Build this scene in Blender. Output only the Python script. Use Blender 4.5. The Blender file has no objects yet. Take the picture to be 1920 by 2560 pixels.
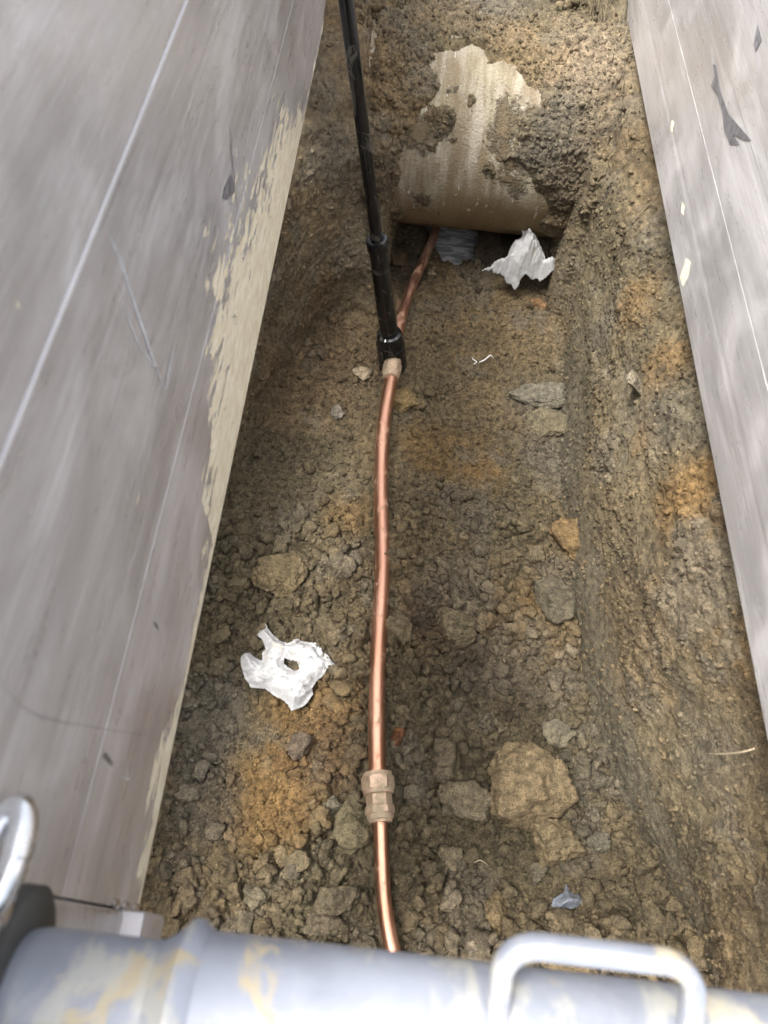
import bpy, bmesh, math, random
import numpy as np
from mathutils import Vector, Matrix
random.seed(7)
RNG = np.random.default_rng(11)
S = bpy.context.scene
COL = S.collection
R = math.radians

# ------------------------------------------------------------------ camera
PITCH, ROLL, FPX, CAMH = R(59.3), R(4.5), 1850.0, 1.6
cam_d = bpy.data.cameras.new('camera')
cam = bpy.data.objects.new('camera', cam_d); COL.objects.link(cam)
cam.location = (0, 0, CAMH)
cam.rotation_euler = (Matrix.Rotation(R(90) - PITCH, 3, 'X') @ Matrix.Rotation(ROLL, 3, 'Z')).to_euler()
cam_d.sensor_fit = 'VERTICAL'; cam_d.sensor_height = 34.6; cam_d.lens = FPX / 2560 * 34.6
cam_d.clip_start = 0.02; cam_d.clip_end = 2000
cam_d.dof.use_dof = True; cam_d.dof.focus_distance = 1.75; cam_d.dof.aperture_fstop = 4.5
S.camera = cam

# ------------------------------------------------------------------ sky, sun, exposure
W = bpy.data.worlds.new('World'); S.world = W; W.use_nodes = True
wn = W.node_tree.nodes; wl = W.node_tree.links
bg = wn['Background']; sky = wn.new('ShaderNodeTexSky'); sky.sky_type = 'NISHITA'
sky.sun_disc = False; sky.sun_elevation = R(66); sky.sun_rotation = R(-108)
sky.dust_density = 5.0; sky.air_density = 1.0; sky.ozone_density = 0.6
hs = wn.new('ShaderNodeHueSaturation'); hs.inputs['Saturation'].default_value = 0.38
wl.new(sky.outputs[0], hs.inputs['Color']); wl.new(hs.outputs[0], bg.inputs[0])
bg.inputs[1].default_value = 0.15
sun_d = bpy.data.lights.new('sun', 'SUN'); sun = bpy.data.objects.new('sun', sun_d); COL.objects.link(sun)
sun_d.energy = 1.5; sun_d.angle = R(17); sun_d.color = (1.0, 0.98, 0.955)
_az = R(108); _el = R(66)
_dir = Vector((math.sin(-_az) * math.cos(_el), math.cos(-_az) * math.cos(_el), math.sin(_el)))
sun.rotation_euler = _dir.to_track_quat('Z', 'Y').to_euler()
S.view_settings.view_transform = 'Standard'; S.view_settings.look = 'None'
S.view_settings.gamma = 1; S.view_settings.use_curve_mapping = False
S.view_settings.exposure = 1.80
S.render.engine = 'CYCLES'

# ------------------------------------------------------------------ placing: a ray of the photo met with a plane of the place
_M = cam.rotation_euler.to_matrix()
def ray(px, py): return _M @ Vector(((px - 960) / FPX, -(py - 1280) / FPX, -1))
def at(px, py, z=0.0):
    d = ray(px, py); t = (z - CAMH) / d.z; return Vector((d.x * t, d.y * t, z))
def at_x(px, py, x):
    d = ray(px, py); t = x / d.x; return Vector((x, d.y * t, CAMH + d.z * t))
def at_y(px, py, y):
    d = ray(px, py); t = y / d.y; return Vector((d.x * t, y, CAMH + d.z * t))

# ------------------------------------------------------------------ noise
def _h(ix, iy, iz, seed):
    n = (ix.astype(np.int64) * 374761393 + iy.astype(np.int64) * 668265263 + iz.astype(np.int64) * 2147483647 + seed * 1274126177) & 0xffffffff
    n = ((n ^ (n >> 13)) * 1274126177) & 0xffffffff
    n = ((n ^ (n >> 15)) * 2246822519) & 0xffffffff
    return ((n ^ (n >> 16)) & 0xffffff) / float(0xffffff)
def vnoise(x, y, z=0.0, seed=0):
    z = np.broadcast_to(z, np.shape(x)) if not np.shape(z) else z
    fx, fy, fz = np.floor(x), np.floor(y), np.floor(z)
    ux, uy, uz = x - fx, y - fy, z - fz
    ux, uy, uz = [u * u * u * (u * (u * 6 - 15) + 10) for u in (ux, uy, uz)]
    ix, iy, iz = fx.astype(np.int64), fy.astype(np.int64), fz.astype(np.int64)
    def c(a, b, d): return _h(ix + a, iy + b, iz + d, seed)
    x00 = c(0,0,0) * (1 - ux) + c(1,0,0) * ux; x10 = c(0,1,0) * (1 - ux) + c(1,1,0) * ux
    r0 = x00 * (1 - uy) + x10 * uy
    if not np.any(uz): return r0 * 2 - 1
    x01 = c(0,0,1) * (1 - ux) + c(1,0,1) * ux; x11 = c(0,1,1) * (1 - ux) + c(1,1,1) * ux
    return (r0 * (1 - uz) + (x01 * (1 - uy) + x11 * uy) * uz) * 2 - 1
def fbm(x, y, z=0.0, sc=1.0, o=4, seed=0, g=0.5):
    a, s, t = 1.0, 0.0, 0.0
    for k in range(o):
        s = s + a * vnoise(x * sc + 17.3 * k, y * sc - 9.1 * k, z * sc + 3.7 * k, seed + k); t += a; a *= g; sc *= 2.03
    return s / t
def clods(x, y, sc, seed, warp=0.25):
    """broken lumps: one height and tilt for each cell, cracks between them"""
    wx = x + warp / sc * fbm(x, y, 0.0, sc * 1.3, 2, seed + 50) * 1.6
    wy = y + warp / sc * fbm(x, y, 0.0, sc * 1.3, 2, seed + 60) * 1.6
    X, Y = wx * sc, wy * sc
    ix, iy = np.floor(X).astype(np.int64), np.floor(Y).astype(np.int64)
    f1 = np.full(X.shape, 9.0); f2 = f1.copy(); bx = np.zeros_like(X); by = np.zeros_like(X); cx = ix * 0; cy = ix * 0
    z0 = np.zeros_like(ix)
    for a in (-1, 0, 1):
        for b in (-1, 0, 1):
            jx, jy = ix + a, iy + b
            qx = jx + 0.08 + 0.84 * _h(jx, jy, z0, seed); qy = jy + 0.08 + 0.84 * _h(jx, jy, z0, seed + 1)
            d = np.hypot(X - qx, Y - qy)
            m = d < f1
            f2 = np.where(m, f1, np.minimum(f2, d)); f1 = np.where(m, d, f1)
            bx = np.where(m, X - qx, bx); by = np.where(m, Y - qy, by); cx = np.where(m, jx, cx); cy = np.where(m, jy, cy)
    e = np.clip((f2 - f1) / 0.32, 0, 1); e = 1 - (1 - e) ** 2
    r = _h(cx, cy, z0, seed + 5)
    tx = _h(cx, cy, z0, seed + 6) - 0.5; ty = _h(cx, cy, z0, seed + 7) - 0.5
    return ((0.25 + 0.75 * r ** 1.5) * e + (tx * bx + ty * by) * 0.9 * e * (0.4 + r)), e, r
def sstep(a, b, x):
    t = np.clip((x - a) / (b - a), 0, 1); return t * t * (3 - 2 * t)

# ------------------------------------------------------------------ soil colour: patches of real earth colours
P = lambda px, py, r, s, k, z=0.0: (at(px, py, z), r, s, k)
OCH = np.array((0.31, 0.190, 0.070)); TAN = np.array((0.300, 0.222, 0.122)); GREY = np.array((0.200, 0.180, 0.140))
DRK = np.array((0.075, 0.055, 0.036)); OLV = np.array((0.190, 0.155, 0.092)); RED = np.array((0.165, 0.100, 0.054))
PATCH = [P(700, 1940, .12, .8, OCH), P(740, 1780, .11, .75, OCH * .9), P(690, 2040, .08, .6, OCH), P(800, 1900, .09, .5, RED), P(1190, 1180, .09, .75, OCH), P(1060, 1110, .08, .6, OCH),
         P(860, 1290, .07, .55, OCH), P(1060, 1540, .06, .6, RED), P(1350, 1500, .05, .7, OCH), P(1560, 1240, .10, .5, TAN),
         P(520, 1800, .10, .8, GREY), P(500, 2000, .08, .6, GREY), P(1330, 1010, .09, .6, GREY), P(1370, 1150, .08, .6, GREY), P(1120, 1450, .10, .45, GREY),
         P(760, 900, .25, .35, RED), P(700, 1200, .18, .6, OLV * 0.75), P(1180, 1660, .13, .55, DRK), P(1300, 1740, .09, .4, DRK), P(1010, 760, .12, .2, TAN),
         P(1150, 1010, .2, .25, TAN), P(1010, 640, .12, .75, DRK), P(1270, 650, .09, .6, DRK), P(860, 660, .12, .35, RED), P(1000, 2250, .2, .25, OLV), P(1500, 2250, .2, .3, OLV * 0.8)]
def patch3(p, r, s, k): return (Vector(p), r, s, k)
def soil_color(x, y, z):
    n1 = fbm(x, y, z, 3.0, 4, 100); n2 = fbm(x, y, z, 9.0, 4, 200); n3 = fbm(x, y, z, 40.0, 3, 300)
    a = sstep(-0.35, 0.4, n1 + 0.4 * n2)[:, None]
    c = OLV * (1 - a) + (TAN * 0.85) * a
    g = sstep(0.05, 0.4, n2 + 0.3 * n3)[:, None] * 0.55
    c = c * (1 - g) + GREY * g
    d = sstep(0.1, 0.5, -n2 + 0.5 * n3)[:, None] * 0.4
    c = c * (1 - d) + (OLV * 0.55) * d
    for q, r, s, k in PATCH + WPATCH:
        dd = np.sqrt((x - q.x) ** 2 + (y - q.y) ** 2 + (z - q.z) ** 2 * 0.6) / r + 0.75 * n2 + 0.45 * n3
        w = (1 - sstep(0.35, 1.3, dd))[:, None] * s
        c = c * (1 - w) + k * w
    c = c * (1 + 0.22 * n3[:, None]) * 0.66
    lum = c.mean(1)[:, None]
    return np.clip(lum + (c - lum) * 0.95, 0.01, 0.9)
# patches on the walls (x, y, z)
WPATCH = []
def wp(p, r, s, k): WPATCH.append((Vector(p), r, s, k))

# ------------------------------------------------------------------ materials
def mat(name):
    m = bpy.data.materials.new(name); m.use_nodes = True
    nt = m.node_tree; b = nt.nodes['Principled BSDF']; return m, nt, b
def N(nt, t, **kw):
    n = nt.nodes.new(t)
    for k, v in kw.items():
        if hasattr(n, k): setattr(n, k, v)
        else: n.inputs[k].default_value = v
    return n
def L(nt, a, b): nt.links.new(a, b)
def mathn(nt, op, a, b=None, clamp=False):
    n = nt.nodes.new('ShaderNodeMath'); n.operation = op; n.use_clamp = clamp
    for i, v in enumerate((a, b)):
        if v is None: continue
        if isinstance(v, (int, float)): n.inputs[i].default_value = v
        else: nt.links.new(v, n.inputs[i])
    return n.outputs[0]
def noise(nt, vec, scale, detail=4, rough=0.55, dist=0.0):
    n = nt.nodes.new('ShaderNodeTexNoise'); n.inputs['Scale'].default_value = scale; n.inputs['Detail'].default_value = detail
    n.inputs['Roughness'].default_value = rough; n.inputs['Distortion'].default_value = dist; nt.links.new(vec, n.inputs['Vector']); return n.outputs[0]
def mixc(nt, f, a, b, mode='MIX'):
    n = nt.nodes.new('ShaderNodeMix'); n.data_type = 'RGBA'; n.blend_type = mode; n.clamp_factor = True
    for s, v in ((n.inputs[0], f), (n.inputs[6], a), (n.inputs[7], b)):
        if isinstance(v, (int, float)): s.default_value = v
        elif isinstance(v, tuple): s.default_value = (*v, 1) if len(v) == 3 else v
        else: nt.links.new(v, s)
    return n.outputs[2]
def mrange(nt, v, a, b, c=0.0, d=1.0, smooth=True):
    n = nt.nodes.new('ShaderNodeMapRange'); n.interpolation_type = 'SMOOTHSTEP' if smooth else 'LINEAR'
    nt.links.new(v, n.inputs[0])
    for i, q in enumerate((a, b, c, d)): n.inputs[i + 1].default_value = q
    return n.outputs[0]
def objco(nt): return nt.nodes.new('ShaderNodeTexCoord').outputs['Object']
def scaled(nt, vec, s, rot=(0, 0, 0)):
    n = nt.nodes.new('ShaderNodeMapping'); n.inputs['Scale'].default_value = s; n.inputs['Rotation'].default_value = rot; nt.links.new(vec, n.inputs[0]); return n.outputs[0]
def bump(nt, b, h, dist, strength=1.0, prev=None):
    n = nt.nodes.new('ShaderNodeBump'); n.inputs['Distance'].default_value = dist; n.inputs['Strength'].default_value = strength
    nt.links.new(h, n.inputs['Height'])
    if prev: nt.links.new(prev, n.inputs['Normal'])
    nt.links.new(n.outputs[0], b.inputs['Normal']); return n.outputs[0]

def soil_mat(name, attr=True, color=(0.2, 0.15, 0.09), wet=0.0, bscale=1.0, gain=1.0, cosc=1.0):
    m, nt, b = mat(name); co = objco(nt)
    if cosc != 1.0: co = scaled(nt, co, (cosc,) * 3)
    if attr:
        a = N(nt, 'ShaderNodeAttribute'); a.attribute_name = 'soil'; base = a.outputs['Color']
    elif color is None:
        base = N(nt, 'ShaderNodeObjectInfo').outputs['Color']
    else:
        base = N(nt, 'ShaderNodeRGB'); base.outputs[0].default_value = (*color, 1); base = base.outputs[0]
    n1 = noise(nt, co, 60, 5, 0.7); n2 = noise(nt, co, 330, 3, 0.7); n3 = noise(nt, co, 900, 2, 0.6)
    c = mixc(nt, mrange(nt, n1, 0.3, 0.7, 0, 1), mixc(nt, 1.0, base, (0.52 * gain,) * 3, 'MULTIPLY'), mixc(nt, 1.0, base, (1.35 * gain, 1.33 * gain, 1.3 * gain), 'MULTIPLY'))
    c = mixc(nt, mrange(nt, n2, 0.35, 0.68, 0, 0.9), c, mixc(nt, 1.0, c, (1.7, 1.66, 1.55), 'MULTIPLY'))
    c = mixc(nt, mrange(nt, n2, 0.48, 0.30, 0, 0.75), c, mixc(nt, 1.0, c, (0.38, 0.36, 0.33), 'MULTIPLY'))
    v = N(nt, 'ShaderNodeTexVoronoi'); v.inputs['Scale'].default_value = 260; L(nt, co, v.inputs['Vector'])     # sand grains
    grain = mathn(nt, 'MULTIPLY', mrange(nt, v.outputs['Distance'], 0.22, 0.12), mrange(nt, noise(nt, co, 90, 2), 0.5, 0.62))
    c = mixc(nt, mathn(nt, 'MULTIPLY', grain, 0.5), c, (0.62, 0.52, 0.36))
    L(nt, c, b.inputs['Base Color'])
    L(nt, mrange(nt, n1, 0.3, 0.7, 0.72 - wet, 0.95 - wet), b.inputs['Roughness'])
    b.inputs['Specular IOR Level'].default_value = 0.3 + wet
    h = mathn(nt, 'ADD', mathn(nt, 'MULTIPLY', n1, 1.5), mathn(nt, 'ADD', mathn(nt, 'MULTIPLY', n2, 0.8), mathn(nt, 'MULTIPLY', n3, 0.30)))
    bump(nt, b, h, 0.006 * bscale, 1.0)
    return m
M_SOIL = soil_mat('soil')
M_WALL = soil_mat('wall_soil', wet=0.06, bscale=0.8)

def alu_mat(name, mud_pts=None, x_sign=1, tone=(0.58, 0.562, 0.555)):
    """milled aluminium: streaks along the extrusion, scuffs, dried cream slurry along the lower edge"""
    m, nt, b = mat(name); co = objco(nt)
    st = noise(nt, scaled(nt, co, (1, 0.7, 26)), 1.6, 6, 0.6); st2 = noise(nt, scaled(nt, co, (1, 1.6, 160)), 1.5, 3, 0.6)
    dg = noise(nt, scaled(nt, co, (1, 5, 40), (R(14), 0, 0)), 1.5, 5, 0.7, 0.6)
    dg2 = noise(nt, scaled(nt, co, (1, 14, 90), (R(-35), 0, 0)), 1.2, 4, 0.6, 1.0)
    blot = noise(nt, scaled(nt, co, (1, 1.6, 3)), 2.2, 5, 0.62, 0.8); fine = noise(nt, co, 240, 3, 0.7)
    c = mixc(nt, mrange(nt, blot, 0.3, 0.7), tuple(0.88 * t for t in tone), tuple(1.1 * t for t in tone))
    c = mixc(nt, mrange(nt, st, 0.40, 0.66, 0, 0.30), c, tuple(1.3 * t for t in tone))
    c = mixc(nt, mrange(nt, st2, 0.45, 0.7, 0, 0.28), c, (0.42, 0.37, 0.365))
    c = mixc(nt, mrange(nt, dg, 0.57, 0.72, 0, 0.40), c, (0.72, 0.73, 0.76))
    c = mixc(nt, mrange(nt, dg2, 0.66, 0.76, 0, 0.22), c, (0.34, 0.35, 0.38))
    c = mixc(nt, mrange(nt, fine, 0.68, 0.76, 0, 0.4), c, (0.75, 0.72, 0.68))
    sc1 = noise(nt, scaled(nt, co, (1, 5, 420), (R(6), 0, 0)), 1.3, 2, .5); sc2 = noise(nt, scaled(nt, co, (1, 16, 300), (R(40), 0, 0)), 1.2, 3, .5, .4); sc3 = noise(nt, scaled(nt, co, (1, 60, 9), (R(10), 0, 0)), 1.4, 4, .6)
    c = mixc(nt, mrange(nt, sc1, .64, .70, 0, .55), c, (.88, .87, .86)); c = mixc(nt, mrange(nt, sc2, .69, .73, 0, .5), c, (.86, .86, .88))
    c = mixc(nt, mrange(nt, sc3, .70, .76, 0, .12), c, (.40, .39, .39)); c = mixc(nt, mrange(nt, noise(nt, co, 120, 4, .8), .64, .70, 0, .45), c, (.86, .84, .80))
    rough = mrange(nt, dg, 0.35, 0.7, 0.27, 0.42)
    metal = mathn(nt, 'SUBTRACT', 0.50, mrange(nt, blot, 0.35, 0.75, 0, 0.3))
    hgt = mathn(nt, 'ADD', mathn(nt, 'MULTIPLY', st2, 0.3), mathn(nt, 'MULTIPLY', fine, 0.1))
    sep = N(nt, 'ShaderNodeSeparateXYZ'); L(nt, co, sep.inputs[0])
    if mud_pts:
        y0, y1 = mud_pts[0][0], mud_pts[-1][0]
        yn = mrange(nt, sep.outputs['Y'], y0, y1, 0, 1, False)
        fc = N(nt, 'ShaderNodeFloatCurve'); L(nt, yn, fc.inputs['Value'])
        cv = fc.mapping.curves[0]
        pts = [((y - y0) / (y1 - y0), min(1, w / 0.4)) for y, w in mud_pts]
        cv.points[0].location = pts[0]; cv.points[1].location = pts[-1]
        for p in pts[1:-1]: cv.points.new(*p)
        for p in cv.points: p.handle_type = 'VECTOR'
        fc.mapping.update()
        width = mathn(nt, 'MULTIPLY', fc.outputs[0], 0.4)
        hz = mathn(nt, 'SUBTRACT', sep.outputs['Z'], 0.63)
        rel = mathn(nt, 'DIVIDE', hz, mathn(nt, 'ADD', width, 0.002))
        mn = noise(nt, scaled(nt, co, (1, 9, 34), (R(-7), 0, 0)), 1.4, 7, 0.68, 0.5)
        mb = noise(nt, scaled(nt, co, (1, 1, 2.2)), 26, 5, 0.65)
        q = mathn(nt, 'ADD', rel, mathn(nt, 'ADD', mathn(nt, 'MULTIPLY', mathn(nt, 'SUBTRACT', mn, 0.5), 3.0), mathn(nt, 'MULTIPLY', mathn(nt, 'SUBTRACT', mb, 0.5), 1.2)))
        q = mathn(nt, 'ADD', q, mrange(nt, width, .17, .03, 0.0, .62, False))
        mk = mrange(nt, q, 0.93, 0.83)
        mudc = mixc(nt, mrange(nt, mb, 0.35, 0.7), (0.74, 0.66, 0.48), (0.88, 0.83, 0.66))
        mudc = mixc(nt, mrange(nt, mn, 0.62, 0.7, 0, 0.5), mudc, (0.45, 0.38, 0.28))
        sp = noise(nt, co, 75, 3, .6); mudc = mixc(nt, mrange(nt, sp, .68, .73, 0, .85), mudc, (.2, .16, .11))
        c = mixc(nt, mk, c, mudc)
        inv = mathn(nt, 'SUBTRACT', 1.0, mk)
        metal = mathn(nt, 'MULTIPLY', metal, inv)
        rough = mathn(nt, 'ADD', rough, mathn(nt, 'MULTIPLY', mk, 0.45), True)
        hgt = mathn(nt, 'ADD', hgt, mathn(nt, 'MULTIPLY', mk, mathn(nt, 'ADD', 1.4, mathn(nt, 'MULTIPLY', mn, 2.2))))
    L(nt, c, b.inputs['Base Color']); L(nt, rough, b.inputs['Roughness']); L(nt, metal, b.inputs['Metallic'])
    bump(nt, b, hgt, 0.0016, 0.8)
    return m

def plain(name, color, rough=0.5, metal=0.0, var=0.25, sc=25, bmp=0.0, spec=0.5, dirt=None, dsc=14, dlo=0.56, dhi=0.64, stretch=(1, 1, 1)):
    m, nt, b = mat(name); co = objco(nt)
    n = noise(nt, scaled(nt, co, stretch), sc, 5, 0.6)
    c = mixc(nt, mrange(nt, n, 0.3, 0.7), tuple(v * (1 - var) for v in color), tuple(min(1, v * (1 + var)) for v in color))
    r = mrange(nt, n, 0.3, 0.7, max(0.02, rough - 0.08), rough + 0.08); mt = metal
    if dirt:
        k = noise(nt, co, dsc, 6, 0.65, 0.6); f = mrange(nt, k, dlo, dhi)
        f2 = mathn(nt, 'MULTIPLY', f, 0.9)
        c = mixc(nt, f2, c, mixc(nt, n, dirt, tuple(v * 0.8 for v in dirt)))
        r = mathn(nt, 'ADD', r, mathn(nt, 'MULTIPLY', f2, 0.4), True)
        if metal: L(nt, mathn(nt, 'MULTIPLY', mathn(nt, 'SUBTRACT', 1.0, f2), metal), b.inputs['Metallic']); mt = None
    L(nt, c, b.inputs['Base Color']); L(nt, r, b.inputs['Roughness'])
    if mt is not None: b.inputs['Metallic'].default_value = mt
    b.inputs['Specular IOR Level'].default_value = spec
    if bmp: bump(nt, b, noise(nt, co, sc * 4, 4, 0.7), bmp)
    return m

# ------------------------------------------------------------------ object helpers
def link(o, parent=None):
    COL.objects.link(o)
    if parent: o.parent = parent
    return o
def tag(o, label=None, cat=None, group=None, kind=None):
    if label: o['label'] = label
    if cat: o['category'] = cat
    if group: o['group'] = group
    if kind: o['kind'] = kind
    return o
def empty(name, loc, label, cat, group=None):
    o = bpy.data.objects.new(name, None); o.location = loc; o.empty_display_size = 0.05; link(o); return tag(o, label, cat, group)
def mesh_np(name, V, F, m, parent=None, smooth=True, col=None):
    me = bpy.data.meshes.new(name); V = np.asarray(V, np.float32); F = np.asarray(F, np.int32); k = F.shape[1]
    me.vertices.add(len(V)); me.vertices.foreach_set('co', V.ravel())
    me.loops.add(F.size); me.loops.foreach_set('vertex_index', F.ravel())
    me.polygons.add(len(F)); me.polygons.foreach_set('loop_start', np.arange(0, F.size, k, dtype=np.int32))
    me.polygons.foreach_set('loop_total', np.full(len(F), k, np.int32))
    if smooth: me.polygons.foreach_set('use_smooth', np.ones(len(F), bool))
    me.update(calc_edges=True)
    if col is not None:
        a = me.color_attributes.new('soil', 'FLOAT_COLOR', 'POINT')
        a.data.foreach_set('color', np.concatenate([col, np.ones((len(col), 1))], 1).astype(np.float32).ravel())
    me.materials.append(m)
    o = bpy.data.objects.new(name, me); return link(o, parent)
def grid_faces(ni, nj):
    i, j = np.meshgrid(np.arange(ni - 1), np.arange(nj - 1), indexing='ij'); a = (i * nj + j).ravel()
    return np.stack([a, a + nj, a + nj + 1, a + 1], 1)
def obj(name, bm, m, parent=None, smooth=True, sharp=35):
    me = bpy.data.meshes.new(name); bmesh.ops.recalc_face_normals(bm, faces=bm.faces)
    for f in bm.faces: f.smooth = smooth
    if smooth:
        for e in bm.edges:
            if len(e.link_faces) == 2 and e.calc_face_angle(0) > R(sharp): e.smooth = False
    bm.to_mesh(me); bm.free(); me.materials.append(m)
    return link(bpy.data.objects.new(name, me), parent)
def add_box(bm, c, s, bev=0.0, mtx=None):
    r = bmesh.ops.create_cube(bm, size=1); vs = r['verts']
    for v in vs: v.co = Vector((v.co.x * s[0] + c[0], v.co.y * s[1] + c[1], v.co.z * s[2] + c[2]))
    if bev:
        es = list({e for v in vs for e in v.link_edges})
        g = bmesh.ops.bevel(bm, geom=es, offset=bev, segments=2, profile=0.5, affect='EDGES'); vs = g['verts']
    if mtx: bmesh.ops.transform(bm, matrix=mtx, verts=list(set(vs)))
def sweep(bm, path, radii, seg=24, cap=True, twist=None, rad_fn=None):
    """tube along a path with one radius for each point"""
    path = [Vector(p) for p in path]; rings = []
    up = Vector((0, 0, 1))
    t0 = (path[1] - path[0]).normalized()
    n = t0.cross(up); n = n.normalized() if n.length > 1e-3 else Vector((1, 0, 0))
    for i, p in enumerate(path):
        t = (path[min(i + 1, len(path) - 1)] - path[max(i - 1, 0)])
        t = t.normalized() if t.length > 1e-9 else t0
        n = (n - t * n.dot(t)).normalized(); b = t.cross(n)
        ring = []
        for k in range(seg):
            a = 2 * math.pi * k / seg; r = radii[i] * (rad_fn(i, a) if rad_fn else 1)
            ring.append(bm.verts.new(p + (n * math.cos(a) + b * math.sin(a)) * r))
        rings.append(ring)
    for r0, r1 in zip(rings, rings[1:]):
        for k in range(seg): bm.faces.new((r0[k], r0[(k + 1) % seg], r1[(k + 1) % seg], r1[k]))
    if cap: bm.faces.new(rings[0][::-1]); bm.faces.new(rings[-1])
def catmull(pts, n=10):
    pts = [Vector(p) for p in pts]; P_ = [pts[0] * 2 - pts[1]] + pts + [pts[-1] * 2 - pts[-2]]; out = []
    for i in range(1, len(P_) - 2):
        a, b, c, d = P_[i - 1:i + 3]
        for k in range(n):
            t = k / n
            out.append(0.5 * ((2 * b) + (c - a) * t + (2 * a - 5 * b + 4 * c - d) * t * t + (3 * b - a - 3 * c + d) * t ** 3))
    out.append(pts[-1]); return out

# ================================================================== THE TRENCH FLOOR
ochre_c = at(690, 1900)
def rough_mask(x, y):
    r = 0.36 + 0.64 * (1 - sstep(0.62, 1.15, y + 0.12 * fbm(x, y, 0.0, 4, 2, 31)))
    r = r * (1 - 0.65 * (1 - sstep(0.5, 1.2, np.hypot((x - ochre_c.x) / 0.11, (y - ochre_c.y) / 0.2))))
    return r
wat = at(1150, 610, -0.04); mnd = at(1340, 605, 0.06)
def floor_h(x, y):
    r = rough_mask(x, y)
    h = 0.016 * fbm(x, y, 0.0, 3.2, 3, 1) + 0.007 * fbm(x, y, 0.0, 14, 4, 2)
    c1, e1, q1 = clods(x, y, 17, 10); c2, e2, q2 = clods(x, y, 42, 20); c3, e3, q3 = clods(x, y, 95, 30, .2); c4, e4, q4 = clods(x, y, 210, 40, .2)
    sel = sstep(-0.1, 0.35, fbm(x, y, 0.0, 7, 3, 5))
    h = h + r * (0.042 * c1 * sel * r + 0.020 * c2 * (0.45 + 0.55 * sel)) + (0.35 + 0.65 * r) * (0.0080 * c3 + 0.0034 * c4) - 0.012 * r
    h = h + 0.0025 * fbm(x, y, 0.0, 120, 3, 8)
    # dug hollow with water under the concrete pipe
    dh = 1 - sstep(0.45, 1.25, np.hypot((x - wat.x - 0.02) / 0.15, (y - wat.y - 0.10) / 0.22) + 0.16 * fbm(x, y, 0.0, 14, 3, 77))
    h = h - 0.13 * dh + 0.11 * np.exp(-((x - mnd.x) / .10) ** 2 - ((y - mnd.y + .05) / .075) ** 2)
    # the floor runs up to the walls, gentle trough near the copper pipe
    h = h + 0.035 * sstep(-0.28, -0.5, x) 
    return h
FX0, FX1, FY0, FY1 = -0.58, 0.86, -0.30, 2.42
NX, NY = 440, 800
gx = np.linspace(FX0, FX1, NX); gy = np.linspace(FY0, FY1, NY)
GX, GY = np.meshgrid(gx, gy, indexing='ij')
GZ = floor_h(GX.ravel(), GY.ravel()).reshape(NX, NY)
def fz(x, y):
    u = np.clip((np.asarray(x) - FX0) / (FX1 - FX0) * (NX - 1), 0, NX - 1.001); v = np.clip((np.asarray(y) - FY0) / (FY1 - FY0) * (NY - 1), 0, NY - 1.001)
    i = u.astype(int); j = v.astype(int); a = u - i; b = v - j
    return (GZ[i, j] * (1 - a) + GZ[i + 1, j] * a) * (1 - b) + (GZ[i, j + 1] * (1 - a) + GZ[i + 1, j + 1] * a) * b
def fz_s(x, y, r=0.012):
    return float(np.mean([fz(x + r * math.cos(k), y + r * math.sin(k)) for k in range(7)]))

# wall colour patches, on the right wall and the back
for px, py, x, r, s, k in ((1640, 900, .52, .07, .7, OCH), (1560, 760, .51, .08, .5, OCH), (1700, 1220, .53, .08, .85, OCH), (1600, 1090, .52, .05, .6, OCH), (1800, 1580, .53, .08, .6, OCH),
                           (1500, 820, .50, .08, .5, GREY), (1650, 1030, .53, .10, .5, GREY), (1560, 1350, .52, .10, .4, OLV), (1620, 1500, .52, .12, .35, DRK), (1780, 1290, .54, .05, .8, RED), (1720, 1900, .53, .10, .45, GREY)):
    wp(at_x(px, py, x), r, s, k)
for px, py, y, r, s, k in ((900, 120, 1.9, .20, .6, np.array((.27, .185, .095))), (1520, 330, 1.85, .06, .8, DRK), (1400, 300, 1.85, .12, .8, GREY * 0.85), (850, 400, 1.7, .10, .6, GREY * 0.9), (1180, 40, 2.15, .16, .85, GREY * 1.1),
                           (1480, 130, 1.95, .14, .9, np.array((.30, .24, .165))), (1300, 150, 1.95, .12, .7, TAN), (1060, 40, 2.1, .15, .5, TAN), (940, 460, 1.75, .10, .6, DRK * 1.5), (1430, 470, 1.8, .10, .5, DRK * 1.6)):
    wp(at_y(px, py, y), r, s, k)
fx, fy = GX.ravel(), GY.ravel(); fzv = GZ.ravel()
fl = mesh_np('trench_floor', np.stack([fx, fy, fzv], 1), grid_faces(NX, NY), M_SOIL, col=soil_color(fx, fy, fzv)); tag(fl, kind='structure')

# ================================================================== THE TRENCH WALLS (one sheet round three sides)
# plan points of the wall foot, z of the upper break, lean below it, slope above it
CTRL = [(-.50, -.35, .05, 0), (-.48, .10, .05, 0), (-.435, .40, .05, 0), (-.40, .80, .05, 0), (-.335, 1.20, .08, 0), (-.27, 1.45, .10, 0), (-.215, 1.58, .14, .6), (-.13, 1.64, .25, 1),
        (-.06, 1.665, .24, 1), (-.035, 1.90, .0, 1), (.03, 2.22, -.36, 1), (.20, 2.26, -.46, 1), (.36, 2.22, -.36, 1), (.43, 1.93, .0, 1), (.45, 1.70, .16, 1), (.49, 1.66, .14, 1), (.487, 1.55, .16, .7), (.475, 1.35, .18, .2), (.468, 1.05, .18, 0), (.470, .78, .18, 0), (.478, .58, .17, 0), (.51, .38, .14, 0), (.58, .20, .08, 0), (.64, .02, .05, 0), (.68, -.35, .05, 0)]
cp = catmull([(c[0], c[1], 0) for c in CTRL], 60)
cp = np.array([(v.x, v.y) for v in cp]); seg = np.r_[0, np.cumsum(np.hypot(*np.diff(cp, axis=0).T))]
NS, NT = 1380, 300
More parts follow.
